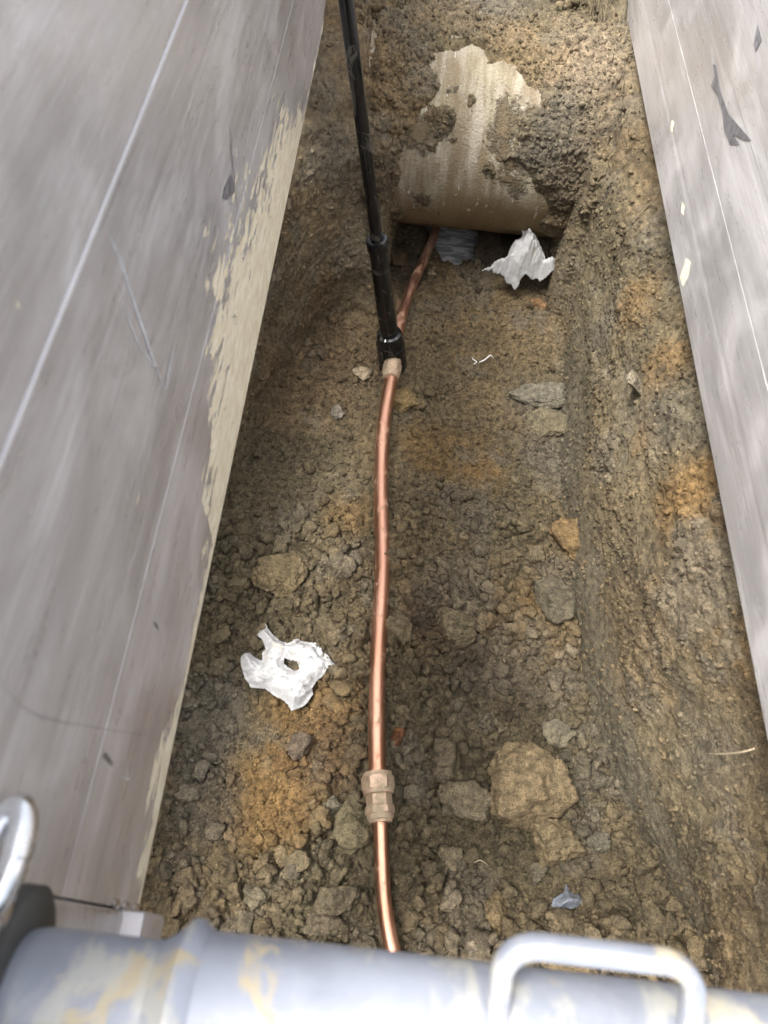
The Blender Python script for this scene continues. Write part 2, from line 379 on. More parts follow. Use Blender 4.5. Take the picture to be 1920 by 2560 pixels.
wgt_s = np.interp(seg, [seg[0], seg[3 * 60], seg[4 * 60], seg[-61], seg[-20], seg[-1]], [.25, .35, 1, 1, .35, .25])
cum = np.r_[0, np.cumsum(np.diff(seg) * (wgt_s[1:] + wgt_s[:-1]) / 2)]
s_at = np.interp(np.linspace(0, cum[-1], NS), cum, seg); px_, py_ = np.interp(s_at, seg, cp[:, 0]), np.interp(s_at, seg, cp[:, 1])
ks = [seg[min(i * 60, len(seg) - 1)] for i in range(len(CTRL))]
rear = np.interp(s_at, ks, [c[3] for c in CTRL]); zb = .57 + .06 * rear * (1 - sstep(.30, .42, px_) * (py_ > 1.3)) - .03 * sstep(.42, .46, px_) * (py_ > 1.5); lean = np.interp(s_at, ks, [c[2] for c in CTRL]); rear = np.interp(s_at, ks, [c[3] for c in CTRL])
tx, ty = np.gradient(px_), np.gradient(py_); ln = np.hypot(tx, ty); nx, ny = -ty / ln, tx / ln    # left of the run = outwards
ksz = 61; ker = np.hanning(ksz); ker /= ker.sum()
pad = lambda a: np.convolve(np.pad(a, ksz // 2, 'edge'), ker, 'valid')
rw = pad(sstep(.3, .95, rear))
nx, ny = pad(nx), pad(ny); ln = np.hypot(nx, ny); nx, ny = nx / ln * (1 - rw), ny / ln * (1 - rw) + rw; ln = np.hypot(nx, ny); nx, ny = nx / ln, ny / ln
T = np.r_[np.linspace(0, 1, 195), 1 + np.linspace(0, 1, NT - 195 + 1)[1:] ** 1.9]
SS, TT = np.meshgrid(np.arange(NS), T, indexing='ij')
zbS, leS = zb[SS], lean[SS]; tl = np.clip(TT, 0, 1); tu = np.clip(TT - 1, 0, 1)
reS = rear[SS]
zz = -0.10 + tl * (zbS + 0.10) + (tu ** (1 + .35 * reS)) * .78
off = leS * np.maximum(0, zz * (TT <= 1) + zbS * (TT > 1)) + tu * (.35 + .95 * reS) + reS * np.interp(zz, [.44, .55, .60, .63], [0, .055, .125, .22])
# shelf: a rounded brow where the wall turns into the bank
arc = s_at[SS]; bx_ = px_[SS] + nx[SS] * off; by_ = py_[SS] + ny[SS] * off
# displacement along the outward normal (and up on the bank)
A_, B_ = arc.ravel(), (zz + off * 0.8).ravel()
c1, e1, q1 = clods(A_ * 1.0, B_ * 0.7, 9, 110, .45); c2, e2, q2 = clods(A_, B_, 24, 120, .35); c3, e3, q3 = clods(A_, B_, 70, 130, .3); c4, _, _ = clods(A_, B_, 170, 140, .2)
VYb = by_.ravel()
lo = fbm(A_, B_ * 1.5, 0.0, 3.0, 4, 150); sel = sstep(-0.25, 0.3, fbm(A_, B_, 0.0, 5, 3, 151) + (rear[SS] * sstep(.6, .8, TT)).ravel() * .8)
# bucket scrapes: ridges that run down the wall
scr = fbm(A_ * 1.0 + B_ * 0.9, B_ * 0.1, 0.0, 55, 3, 152)
strata = fbm(A_ * 0.35, B_ * 1.0 - A_ * 0.35, 0.0, 26, 4, 153)
smooth_band = 1 - sel
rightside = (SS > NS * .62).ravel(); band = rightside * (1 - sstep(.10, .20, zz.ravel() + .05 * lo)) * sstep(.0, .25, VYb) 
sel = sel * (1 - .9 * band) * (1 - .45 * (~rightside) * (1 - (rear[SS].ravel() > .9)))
dsp = 0.030 * lo + sel * (0.010 * c1 + 0.008 * c2) + (0.25 + 0.75 * sel) * (0.0060 * c3 + 0.0040 * c4) + 0.002 * strata * sel + 0.003 * scr * smooth_band + 0.003 * fbm(A_, B_, 0.0, 90, 4, 154)
dsp = dsp.reshape(TT.shape)
foot = sstep(0.0, 0.12, tl)
nz = sstep(0.8, 1.25, TT)
brow = np.exp(-((TT - 1.0) / 0.16) ** 2) * 0.03
dn = -(dsp * (0.5 + 0.5 * foot)) + brow
crumb = ((0.5 + 0.5 * sel) * (0.022 * c2 + 0.008 * c3)).reshape(TT.shape)
VX = bx_ + nx[SS] * dn * (1 - 0.6 * nz); VY = by_ + ny[SS] * dn * (1 - 0.6 * nz); VZ = zz + nz * (dsp * 1.2 + crumb * 1.3)
vx, vy, vz = VX.ravel(), VY.ravel(), VZ.ravel()
wc = soil_color(vx, vy, vz)
wc = wc * (0.90 + 0.25 * np.clip(strata * 2, -1, 1) * sel)[:, None]
sm = (smooth_band * sstep(0.35, 0.5, 1 - TT.ravel() + 0.3 * lo))[:, None] * 0.5; wc = wc * (1 - sm) + np.array((.175, .150, .098)) * sm
bd = (rightside * (1 - sstep(.07, .17, vz + .06 * lo)))[:, None] * .75; wc = wc * (1 - bd) + np.array((.088, .078, .056)) * (1 + .3 * strata[:, None]) * bd  # olive clay foot, with the shadow along it painted darker into the colour
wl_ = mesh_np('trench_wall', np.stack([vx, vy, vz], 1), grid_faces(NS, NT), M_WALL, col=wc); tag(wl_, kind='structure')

# the ground round the trench, as far as the horizon
bm = bmesh.new()
for x0, x1, y0, y1 in ((-600, -.86, -600, 600), (1.0, 600, -600, 600), (-.86, 1.0, 3.30, 600), (-.86, 1.0, -600, -1.2)):
    bm.faces.new([bm.verts.new((x, y, 1.32 if x0 > -2 and y0 > 0 else 1.32)) for x, y in ((x0, y0), (x1, y0), (x1, y1), (x0, y1))])
M_GROUND = soil_mat('ground_soil', False, (0.2, 0.16, 0.1))
tag(obj('ground', bm, M_GROUND, smooth=False), kind='structure')

# ================================================================== WATER under the pipe
m_w, nt, b = mat('water_painted_sky'); co = objco(nt)
b.inputs['Base Color'].default_value = (0.30, 0.30, 0.27, 1); b.inputs['Roughness'].default_value = 0.06
b.inputs['Specular IOR Level'].default_value = 0.9
wv = noise(nt, scaled(nt, co, (1, 2.6, 1), (0, 0, R(-8))), 17, 3, 0.5, 0.5)
L(nt, mixc(nt, mrange(nt, wv, 0.4, 0.62), (0.36, 0.36, 0.345), (0.78, 0.78, 0.76)), b.inputs['Base Color'])  # pale ripples in the colour stand in for sky reflected on murky water
bump(nt, b, wv, 0.004)
bm = bmesh.new(); bmesh.ops.create_grid(bm, x_segments=30, y_segments=30, size=0.5)
for v in bm.verts: v.co = Vector((0.18 + v.co.x * 0.62, 2.08 + v.co.y * 0.5, -0.058))
tag(obj('puddle_water', bm, m_w), kind='structure')

# ================================================================== CONCRETE PIPE across the trench
PC_Y, PC_Z, PR = 2.05, 0.345, 0.275
m_c, nt, b = mat('muddy_concrete'); co = objco(nt)
n1 = noise(nt, co, 4.5, 6, 0.62, 0.4); n2 = noise(nt, scaled(nt, co, (1, .2, .2)), 34, 5, 0.6); n3 = noise(nt, co, 160, 3, .7)
c = mixc(nt, mrange(nt, n2, 0.35, 0.65), (0.235, 0.19, 0.125), (0.43, 0.385, 0.30))
sep = N(nt, 'ShaderNodeSeparateXYZ'); L(nt, co, sep.inputs[0])
yel = mrange(nt, noise(nt, co, 9, 3), 0.5, 0.62, 0, 0.15); c = mixc(nt, yel, c, (0.56, 0.53, 0.32))
lowbrown = mrange(nt, mathn(nt, 'ADD', sep.outputs['Z'], mathn(nt, 'MULTIPLY', mathn(nt, 'SUBTRACT', n1, 0.5), 0.5)), 0.02, -0.12)  # browner towards the underside, with a noisy edge
c = mixc(nt, mathn(nt, 'MULTIPLY', lowbrown, 0.85), c, (0.24, 0.165, 0.085))
pat = mrange(nt, mathn(nt, 'ADD', n1, mathn(nt, 'MULTIPLY', n3, 0.12)), 0.60, 0.66)
c = mixc(nt, mathn(nt, 'MULTIPLY', pat, 0.9), c, (0.14, 0.105, 0.062))
spk = mrange(nt, noise(nt, scaled(nt, co, (1.4, .5, .5)), 48, 2, .5), 0.68, 0.73); c = mixc(nt, mathn(nt, 'MULTIPLY', spk, 0.7), c, (0.66, 0.63, 0.56))
c = mixc(nt, mrange(nt, n3, 0.55, 0.75, 0, 0.35), c, (0.22, 0.17, 0.11))
c = mixc(nt, mrange(nt, noise(nt, co, 13, 6, .7, .5), .48, .66, 0, .6), c, (0.25, 0.19, 0.115))
L(nt, c, b.inputs['Base Color']); b.inputs['Roughness'].default_value = 0.95; b.inputs['Specular IOR Level'].default_value = 0.15
bump(nt, b, mathn(nt, 'ADD', mathn(nt, 'MULTIPLY', pat, 1.3), mathn(nt, 'ADD', mathn(nt, 'MULTIPLY', n3, 0.9), mathn(nt, 'MULTIPLY', n2, 0.7))), 0.008)
bm = bmesh.new()
pth = [Vector((x, PC_Y - 0.02 * 0 + x * 0.0, PC_Z - 0.02 * (x - .2))) for x in np.linspace(-0.13, 0.62, 45)]
sweep(bm, [p - Vector((.2, PC_Y, PC_Z)) for p in pth], [PR] * 45, 96, True, rad_fn=lambda i, a: 1 + 0.004 * math.sin(3 * a + i * .4) + 0.003 * math.sin(7 * a - i))
cpipe = obj('concrete_pipe', bm, m_c); cpipe.location = (.2, PC_Y, PC_Z)
tag(cpipe, 'wide mud-stained concrete pipe crossing the back of the trench above the puddle', 'pipe')

# --- soil still stuck to the pipe: a crust with a ragged edge, thicker away from the bare patch
bare = np.array([(1095, 160), (1140, 140), (1180, 105), (1215, 165), (1260, 150), (1300, 185), (1350, 235), (1330, 262), (1285, 290), (1262, 320), (1275, 345), (1255, 400), (1300, 420), (1335, 470), (1362, 520), (1352, 560), (1290, 640), (1075, 640), (1020, 545), (990, 490), (1005, 430), (1022, 350), (1055, 290), (1080, 240), (1108, 215)], float)
isl = [(1105, 320, 36, 60, .5), (1080, 290, 26, 26, 0), (1175, 250, 15, 26, 0), (1130, 350, 22, 36, .4), (1310, 345, 42, 30, 0.3), (1232, 430, 16, 24, 0), (1140, 225, 22, 18, 0)]
th = np.linspace(R(28), R(212), 330); xs = np.linspace(-.15, .72, 420)
XX, TH = np.meshgrid(xs, th, indexing='ij'); XX, TH = XX.ravel(), TH.ravel()
def pt(rr): return np.stack([XX, PC_Y + rr * np.cos(TH) * 1.0, PC_Z - 0.02 * (XX - .2) + rr * np.sin(TH)], 1)
TH = TH + 0.0
P0 = pt(PR); Mi = np.array(_M.inverted()); Q = (P0 - np.array((0, 0, CAMH))) @ Mi.T
U = 960 + FPX * Q[:, 0] / -Q[:, 2]; Vv = 1280 - FPX * Q[:, 1] / -Q[:, 2]
ins = np.zeros(len(U), bool); dd = np.full(len(U), 1e9); j = len(bare) - 1
for i in range(len(bare)):
    xi, yi = bare[i]; xj, yj = bare[j]
    ins ^= ((yi > Vv) != (yj > Vv)) & (U < (xj - xi) * (Vv - yi) / (yj - yi + 1e-9) + xi)
    t = np.clip(((U - xi) * (xj - xi) + (Vv - yi) * (yj - yi)) / ((xj - xi) ** 2 + (yj - yi) ** 2), 0, 1); dd = np.minimum(dd, np.hypot(U - xi - t * (xj - xi), Vv - yi - t * (yj - yi))); j = i
sd = np.where(ins, -dd, dd)
for cx, cy, rx, ry, rt in isl:
    du, dv = U - cx, Vv - cy; a_, b_ = du * math.cos(rt) + dv * math.sin(rt), -du * math.sin(rt) + dv * math.cos(rt)
    sd = np.maximum(sd, (1 - np.hypot(a_ / rx, b_ / ry)) * min(rx, ry) * .8)
# the hidden back of the pipe is covered as well
sd = np.where(TH < R(85), 60.0, sd)
nn = fbm(XX, TH * PR, 0.0, 26, 5, 881, .6); cc, _, _ = clods(XX, TH * PR, 55, 885); cc2, _, _ = clods(XX, TH * PR, 130, 887)
prf = np.clip((sd + 26 * nn) / 46, -1, 1)
rr = PR - .004 + np.sign(prf) * np.abs(prf) ** .7 * .014 + np.clip(prf * 3, 0, 1) * (.006 * cc + .004 * cc2 + .006 * nn + .008 * fbm(XX, TH, 0.0, 9, 3, 71))
rr = rr - .05 * (1 - sstep(-.15, -.10, XX)); PP = pt(rr); cr = mesh_np('soil_crust', PP, grid_faces(420, 330), M_SOIL, col=soil_color(PP[:, 0], PP[:, 1], PP[:, 2]) * 1.12)
cr.parent = cpipe; cr.matrix_parent_inverse = Matrix.Translation((-.2, -PC_Y, -PC_Z)); cr['kind'] = 'stuff'

# ================================================================== SOIL CLODS
def ico(sub):
    bm = bmesh.new(); bmesh.ops.create_icosphere(bm, subdivisions=sub, radius=1)
    V = np.array([v.co[:] for v in bm.verts]); F = np.array([[v.index for v in f.verts] for f in bm.faces]); bm.free(); return V, F
ICO = {k: ico(k) for k in (1, 2, 3, 4, 5)}
def clod_shape(sub, seed, cuts=9, rough=0.10, flat=(1, .85, .65)):
    r = np.random.default_rng(seed); V, F = ICO[sub]; V = V.copy()
    for _ in range(cuts):
        n = r.normal(size=3); n /= np.linalg.norm(n); d = r.uniform(.45, .85); k = V @ n - d
        V = V - np.outer(np.maximum(k, 0) * 0.93, n)
    o = r.uniform(0, 50, 3)
    q = V + o
    if rough and sub >= 2:
        n = V / np.linalg.norm(V, axis=1)[:, None]
        f = fbm(q[:, 0], q[:, 1], q[:, 2], 1.7, 3 if sub < 4 else 5, seed % 97, 0.6)
        V = V + n * (f * rough * 2.2)[:, None]
        if sub >= 4:
            pit = np.abs(fbm(q[:, 0], q[:, 1], q[:, 2], 3.5, 3, seed % 89 + 5)); V = V - n * (np.clip(.09 - pit, 0, 1) * 1.1)[:, None]
    elif rough:
        V = V * (1 + r.uniform(-rough, rough, (len(V), 1)) * 1.6)
    return V * np.array(flat), F

# --- stones and clods one can point to: px, py, width px, height px, tilt, tone, label
TN = lambda k, g=1.0: tuple(float(v) * g * 0.66 for v in k)
BIG = [
 (1325, 1990, 215, 190, 0.2, TN((.33, .255, .15)), 'largest pale tan clod with flat cracked top, right of the brass coupling', 0.085),
 (1385, 2105, 150, 130, 0.6, TN((.33, .26, .155)), 'tan clod broken off just below the largest tan clod', 0.075),
 (1150, 2010, 130, 105, 0.1, TN((.27, .225, .15)), 'grey-tan clod between the brass coupling and the largest tan clod', 0.045),
 (1105, 1905, 92, 92, 0.3, TN((.20, .165, .11)), 'rounded dark-sided clod above and right of the coupling', 0.045),
 (1140, 1570, 130, 100, -0.1, TN((.25, .205, .13)), 'wide rough clod right of the copper pipe at mid trench', 0.045),
 (1000, 1575, 80, 90, 0.2, TN((.25, .20, .125)), 'pale clod touching the right side of the copper pipe at mid trench', 0.038),
 (1435, 1345, 100, 105, 0.1, TN((.30, .205, .10)), 'round ochre clod stuck at the foot of the right wall', 0.060),
 (1385, 1490, 90, 120, 0.9, TN((.20, .175, .12)), 'grey-streaked clod leaning below the round ochre clod', 0.045),
 (1405, 1495, 50, 42, 0.4, TN((.30, .15, .05)), 'small rusty orange lump at the foot of the right wall', 0.03),
 (1010, 990, 90, 60, 0.0, TN((.34, .25, .12)), 'yellow-tan flat clod right of the pipe below the curb box', 0.028),
 (1345, 995, 150, 65, 0.15, TN((.26, .24, .18)), 'long flat grey slab near the right wall, below the white string', 0.030),
 (1370, 1070, 100, 75, 0.3, TN((.25, .215, .14)), 'grey-brown slab just below the long flat grey slab', 0.032),
 (1400, 1840, 85, 60, -0.2, TN((.27, .24, .17)), 'grey angular stone alone right of the dark soil patch', 0.032),
 (700, 1440, 120, 105, 0.8, TN((.27, .21, .12)), 'tan lumpy mound left of the pipe above the nearer tissue', 0.045),
 (820, 1580, 55, 75, 0.5, TN((.24, .19, .115)), 'oval brown clod above the right end of the nearer tissue', 0.035),
 (752, 1862, 66, 58, 0.2, TN((.20, .155, .11)), 'grey-topped stone in the orange soil patch', 0.035),
 (715, 1900, 58, 48, 0.5, TN((.26, .16, .07)), 'small orange-brown stone below the grey-topped stone in the orange patch', 0.030),
 (1000, 1840, 42, 40, 0.2, TN((.22, .10, .045)), 'rust-red stone beside the pipe above the coupling', 0.022),
 (880, 2060, 95, 120, 0.2, TN((.27, .23, .14)), 'pale olive clod touching the left side of the brass coupling', 0.040),
 (825, 2015, 75, 45, 0.0, TN((.25, .225, .16)), 'flat grey clod left of the coupling', 0.025),
 (845, 2250, 100, 90, 0.3, TN((.24, .20, .13)), 'large rough clod left of the lower copper pipe near the strut', 0.040),
 (640, 2240, 75, 50, 0.2, TN((.26, .225, .15)), 'grey-green clod in the lower left corner of loose soil', 0.03),
 (800, 2300, 75, 62, 0.5, TN((.25, .205, .14)), 'clod just above the grey strut, left of the lower pipe', 0.035),
 (1505, 2105, 66, 40, 0.2, TN((.22, .20, .145)), 'flat grey stone right of the broken tan clod', 0.025),
 (1240, 2280, 60, 85, 0.3, TN((.33, .25, .14)), 'upright tan clod just above the left corner of the strut handle', 0.035),
 (1185, 2390, 45, 75, 0.1, TN((.36, .30, .22)), 'pale pinkish stone left of the strut handle', 0.030),
 (1430, 2420, 130, 60, 0.1, TN((.32, .24, .13)), 'ochre clod seen through the opening of the strut handle', 0.035),
 (1345, 2180, 50, 45, 0.1, TN((.22, .19, .13)), 'small brown clod below the broken tan clod', 0.025),
 (905, 928, 42, 34, 0.1, TN((.48, .39, .27)), 'pale beige pebble left of the curb box foot', 0.020),
 (1079, 674, 24, 17, 0.5, TN((.40, .31, .21)), 'small pale oval pebble beside the pipe near the puddle', 0.010),
 (1350, 757, 34, 20, 0.1, TN((.34, .20, .10)), 'orange-brown pebble below the farther tissue', 0.012),
 (996, 762, 22, 40, 0.1, TN((.38, .26, .16)), 'pinkish pebble wedged behind the black curb box', 0.014),
 (848, 1028, 36, 28, 0.1, TN((.30, .27, .22)), 'light grey pebble left of the pipe below the curb box', 0.014),
 (990, 625, 70, 50, 0.2, TN((.13, .09, .055)), 'dark wet clod left of the puddle under the concrete pipe', 0.05),
 (1250, 620, 110, 75, 0.2, TN((.10, .075, .05)), 'dark wet clod between the puddle and the farther tissue', 0.05),
 (1590, 960, 110, 40, 0.45, TN((.34, .30, .22)), 'pale grey flake sticking out of the right wall', 0.02),
]
CM = {}
def clod_mat(c):
    k = tuple(round(v, 3) for v in c)
    if k not in CM: CM[k] = soil_mat('clod_earth', False, k, gain=1.0)
    return CM[k]
taken = []
for i, (px, py, w, h, rz, tone, lab, thick) in enumerate(BIG):
    if 'right wall' in lab and 'flake' in lab: c = at_x(px, py, 0.515)
    else:
        c = at(px, py, thick * 0.4)
    d = (c - cam.location).length; sx = w * d / FPX / 2; sy = h * d / FPX / 2 / max(.5, abs(math.sin(math.atan2(CAMH, max(c.y, .05)))))
    V, F = clod_shape(5 if w > 90 else 4, 300 + i, 14 if w > 120 else 11, 0.13 if w > 90 else .22, (1.12, 1.12, 1))
    V = V * np.array((sx, sy, max(thick * .8, min(sx, sy) * .6)))
    name = 'pebble' if 'pebble' in lab else ('stone' if 'stone' in lab else 'soil_clod')
    o = mesh_np(name, V, F, clod_mat(tone), smooth=True); o.location = (c.x, c.y, (fz_s(c.x, c.y, sx * .5) + thick * (.45 if w > 90 else .28)) if c.z < 0.2 else c.z)
    o.rotation_euler = (random.uniform(-.15, .15), random.uniform(-.15, .15), rz * .6)
    if 'flake' in lab: o.rotation_euler = (0.2, R(55), 0.3)
    tag(o, lab, 'pebble' if name == 'pebble' else ('stone' if name == 'stone' else 'clod'))
    if w > 60: taken.append((c.x, c.y, max(sx, sy)))

# --- the copper line: route in the photograph, kept on the floor
s_ = 1920 / 1659
route_up = [(942, 494), (935, 515), (912, 570), (895, 606), (880, 640), (866, 690), (858, 740)]
route_mid = [(848, 800), (843, 830), (830, 900), (825, 960), (824, 1020), (822, 1100), (829, 1215), (820, 1335), (815, 1440), (813, 1540), (815, 1672)]
route_low = [(822, 1772), (824, 1840), (827, 1920), (834, 1985), (845, 2040), (858, 2090)]
def on_floor(pts, zs):
    out = []
    for (u, v), z in zip(pts, zs): out.append(at(u * s_, v * s_, z))
    return out
up3 = on_floor(route_up, [-.01, .008, .026, .030, .034, .037, .040])
mid3 = on_floor(route_mid, [.042, .040, .034, .030, .028, .028, .032, .036, .036, .036, .036])
low3 = on_floor(route_low, [.036, .034, .032, .034, .038, .040])
pipe_pts = np.array([(p.x, p.y, p.z) for p in catmull(up3, 8) + catmull(mid3, 8) + catmull(low3, 8)])

# --- loose crumbs: the largest are things, the rest is stuff
def scatter(n, smin, smax, seed, power=2.2, dens=None):
    r = np.random.default_rng(seed); x = r.uniform(-0.50, 0.78, n); y = r.uniform(-0.18, 2.0, n)
    keep = r.uniform(0, 1, n) < (dens(x, y) if dens else 1)
    x, y = x[keep], y[keep]; u = r.uniform(0, 1, len(x)); s = smin * (1 - u * (1 - (smin / smax) ** power)) ** (-1 / power)
    return x, y, s
def near_pipe(x, y, m):
    b = np.ones(len(x), bool)
    for i in range(0, len(x), 4000):
        d = np.hypot(x[i:i + 4000, None] - pipe_pts[None, :, 0], y[i:i + 4000, None] - pipe_pts[None, :, 1]).min(1); b[i:i + 4000] = d > m[i:i + 4000]
    return b
def patchy(x, y): return sstep(-0.35, 0.35, fbm(x, y, 0.0, 6, 3, 404))
dens = lambda x, y: (0.05 + 0.95 * np.clip(rough_mask(x, y) - .25, .0, 1) / .75) * (0.25 + 0.75 * patchy(x, y))
VAR = [clod_shape(2, 900 + k, 11, .24, (1, .85, .62)) for k in range(16)]
VARL = [clod_shape(1, 950 + k, 7, .22, (1, .85, .65)) for k in range(16)]
def rotmats(r, n):
    q = r.normal(size=(n, 4)); q /= np.linalg.norm(q, axis=1)[:, None]; w, x, y, z = q.T
    return np.stack([1 - 2 * (y * y + z * z), 2 * (x * y - z * w), 2 * (x * z + y * w), 2 * (x * y + z * w), 1 - 2 * (x * x + z * z), 2 * (y * z - x * w), 2 * (x * z - y * w), 2 * (y * z + x * w), 1 - 2 * (x * x + y * y)], 1).reshape(n, 3, 3)
def crumb_mesh(name, x, y, z, s, var, seed, label, cat, m=M_SOIL, tint=0.25):
    r = np.random.default_rng(seed); n = len(x); RM = rotmats(r, n); which = r.integers(0, len(var), n); Vs, Fs, Cs = [], [], []; o = 0
    base = soil_color(x, y, z) * (1 + r.uniform(-tint, tint * 1.2, (n, 1)))
    for k, (V, F) in enumerate(var):
        idx = np.where(which == k)[0]
        if not len(idx): continue
        P_ = np.einsum('nij,vj->nvi', RM[idx], V) * s[idx, None, None] + np.stack([x[idx], y[idx], z[idx]], 1)[:, None, :]
        Vs.append(P_.reshape(-1, 3)); Fs.append((F[None] + (np.arange(len(idx)) * len(V))[:, None, None] + o).reshape(-1, 3)); o += len(idx) * len(V)
        Cs.append(np.repeat(base[idx], len(V), 0))
    ob = mesh_np(name, np.concatenate(Vs), np.concatenate(Fs), m, smooth=False, col=np.concatenate(Cs)); return tag(ob, label, cat, kind='stuff')
x, y, s = scatter(19000, .0045, .030, 21, 1.75, dens)
ok = near_pipe(x, y, s * 1.0 + .016); x, y, s = x[ok], y[ok], s[ok]
for q_ in ((725, 1620), (680, 1690), (790, 1640), (740, 1720), (1300, 650), (1250, 670), (1350, 660)):
    q_ = at(*q_); taken.append((q_.x, q_.y, .055))
for tx_, ty_, tr in taken:
    ok = np.hypot(x - tx_, y - ty_) > tr * .9; x, y, s = x[ok], y[ok], s[ok]
x2, y2, s2 = scatter(5200, .010, .030, 77, 1.7, lambda x, y: sstep(.35, .85, rough_mask(x, y)) * (.35 + .65 * patchy(x, y)))
ok = near_pipe(x2, y2, s2 + .016)
for tx_, ty_, tr in taken: ok &= np.hypot(x2 - tx_, y2 - ty_) > tr * .9
x, y, s = np.r_[x, x2[ok]], np.r_[y, y2[ok]], np.r_[s, s2[ok]]
order = np.argsort(-s); big = order[:230]; rest = order[230:]
clod_meshes = []
for k in range(24):
    V, F = clod_shape(4 if k < 10 else 3, 700 + k, 12, .20, (1, .85, .66)); me_o = mesh_np('soil_clod', V, F, M_SOIL, smooth=True); clod_meshes.append(me_o.data); bpy.data.objects.remove(me_o)
M_CLOD = soil_mat('clod_earth', False, None, cosc=0.03)
for k in range(24): clod_meshes[k].materials[0] = M_CLOD
bcol = soil_color(x[big], y[big], x[big] * 0) * RNG.uniform(.95, 1.5, (len(big), 1))
for j, i in enumerate(big):
    o = bpy.data.objects.new('soil_clod', clod_meshes[j % 24]); link(o); o.scale = (s[i],) * 3; o.color = (*[float(v) for v in bcol[j]], 1)
    o.location = (x[i], y[i], float(fz(x[i], y[i])) + s[i] * .30); o.rotation_euler = (random.uniform(-.6, .6), random.uniform(-.6, .6), random.uniform(0, 6.28))
    tag(o, 'crumbly brown clod a few centimetres wide lying loose on the trench floor', 'clod', 'loose clods on the trench floor')
xr, yr, sr = x[rest], y[rest], s[rest]
lg = sr > .0085; xs_, ys_, ss_ = xr[~lg], yr[~lg], sr[~lg]; xr, yr, sr = xr[lg], yr[lg], sr[lg]
crumb_mesh('soil_crumbs', xs_, ys_, fz(xs_, ys_) + ss_ * .3, ss_, VARL, 4, 'thumbnail-sized crumbs of soil between the clods on the trench floor', 'soil')
crumb_mesh('loose_soil', xr, yr, fz(xr, yr) + sr * .25, sr, VAR, 5, 'loose crumbs of broken soil covering the trench floor', 'soil')
x, y, s = scatter(52000, .0022, .0075, 22, 1.7, lambda x, y: 0.45 + 0.55 * patchy(x + 3, y))
ok = near_pipe(x, y, s + .012); x, y, s = x[ok], y[ok], s[ok]
crumb_mesh('soil_crumbs', x, y, fz(x, y) + s * .25, s, VARL, 6, 'fine grains and crumbs of soil on the trench floor', 'soil', tint=.4)
# crumbs lying on the wall brow and the bank behind the pipe, and stuck in the wall
r = np.random.default_rng(33); n = 30000
iS = r.integers(0, NS, n); iT = r.integers(30, NT - 20, n)
wgt = np.where(T[iT] > 0.97, 1.0, 0.45) * (VY[iS, iT] < 3.0) * (VY[iS, iT] > 0)
k = r.uniform(0, 1, n) < wgt; iS, iT = iS[k], iT[k]
s = .003 * (1 - r.uniform(0, 1, len(iS)) * .985) ** (-1 / 1.9); s = np.minimum(s, np.where(T[iT] > .97, .020, .008))
bxx, byy, bzz, bss = VX[iS, iT], VY[iS, iT], VZ[iS, iT] + s * .1, s
ci = r.integers(0, len(PP), 9000); ci = ci[(prf[ci] > .35) & (TH[ci] < R(175))]; cs = np.minimum(.0025 * (1 - r.uniform(0, 1, len(ci)) * .985) ** (-1 / 1.9), .012)
bxx, byy, bzz, bss = np.r_[bxx, PP[ci, 0]], np.r_[byy, PP[ci, 1]], np.r_[bzz, PP[ci, 2]], np.r_[bss, cs]
crumb_mesh('bank_crumbs', bxx, byy, bzz, bss, VARL, 7, 'crumbs of sandy soil on the bank and walls of the trench', 'soil', tint=.35)

# ================================================================== COPPER SERVICE LINE
def copper_mat():
    m, nt, b = mat('copper'); co = objco(nt)
    n1 = noise(nt, scaled(nt, co, (10, 1.2, 10)), 4, 5, 0.6); n2 = noise(nt, co, 30, 6, 0.7, .3); n3 = noise(nt, co, 300, 2, .6)
    c = mixc(nt, mrange(nt, n1, 0.3, 0.7), (0.64, 0.33, 0.215), (0.78, 0.46, 0.33))
    sep = N(nt, 'ShaderNodeSeparateXYZ'); L(nt, co, sep.inputs[0])
    far = mrange(nt, sep.outputs['Y'], 1.5, 1.95, 0.0, 0.12)
    f = mrange(nt, mathn(nt, 'ADD', n2, far), 0.56, 0.68)
    c = mixc(nt, mathn(nt, 'MULTIPLY', f, 0.85), c, (0.40, 0.25, 0.16))
    f2 = mrange(nt, n3, 0.66, 0.72, 0, .35); c = mixc(nt, f2, c, (0.32, 0.16, 0.10))
    L(nt, c, b.inputs['Base Color']); L(nt, mathn(nt, 'SUBTRACT', 1.0, mathn(nt, 'MULTIPLY', f, .9)), b.inputs['Metallic'])
    L(nt, mathn(nt, 'ADD', mrange(nt, n1, .3, .7, .37, .50), mathn(nt, 'MULTIPLY', f, .3), True), b.inputs['Roughness'])
    bump(nt, b, mathn(nt, 'ADD', mathn(nt, 'MULTIPLY', f, 1.0), mathn(nt, 'MULTIPLY', n1, .1)), .0005); return m
M_CU = copper_mat()
M_BR = plain('cast_brass', (0.55, 0.40, 0.28), 0.5, 0.5, .25, 60, .0006, dirt=(0.42, 0.34, 0.22), dsc=45, dlo=.44, dhi=.58)
line = empty('copper_service_line', mid3[-1], 'copper water pipe with brass coupling running down the middle of the trench', 'copper pipe')
li = Matrix.Translation(-Vector(mid3[-1]))
def tube_part(name, pts, rad, m, n=8):
    pts = [Vector(p) for p in catmull(pts, n)]
    for _ in range(40): pts = [pts[0]] + [(pts[i - 1] + pts[i] * 2 + pts[i + 1]) / 4 for i in range(1, len(pts) - 1)] + [pts[-1]]
    bm = bmesh.new()
    sweep(bm, pts, [rad] * len(pts), 28, True, rad_fn=None)
    o = obj(name, bm, m, line); o.matrix_parent_inverse = li; return o
tube_part('pipe', up3, .0143, M_CU); tube_part('pipe', mid3, .01745, M_CU); tube_part('pipe', low3, .0143, M_CU)
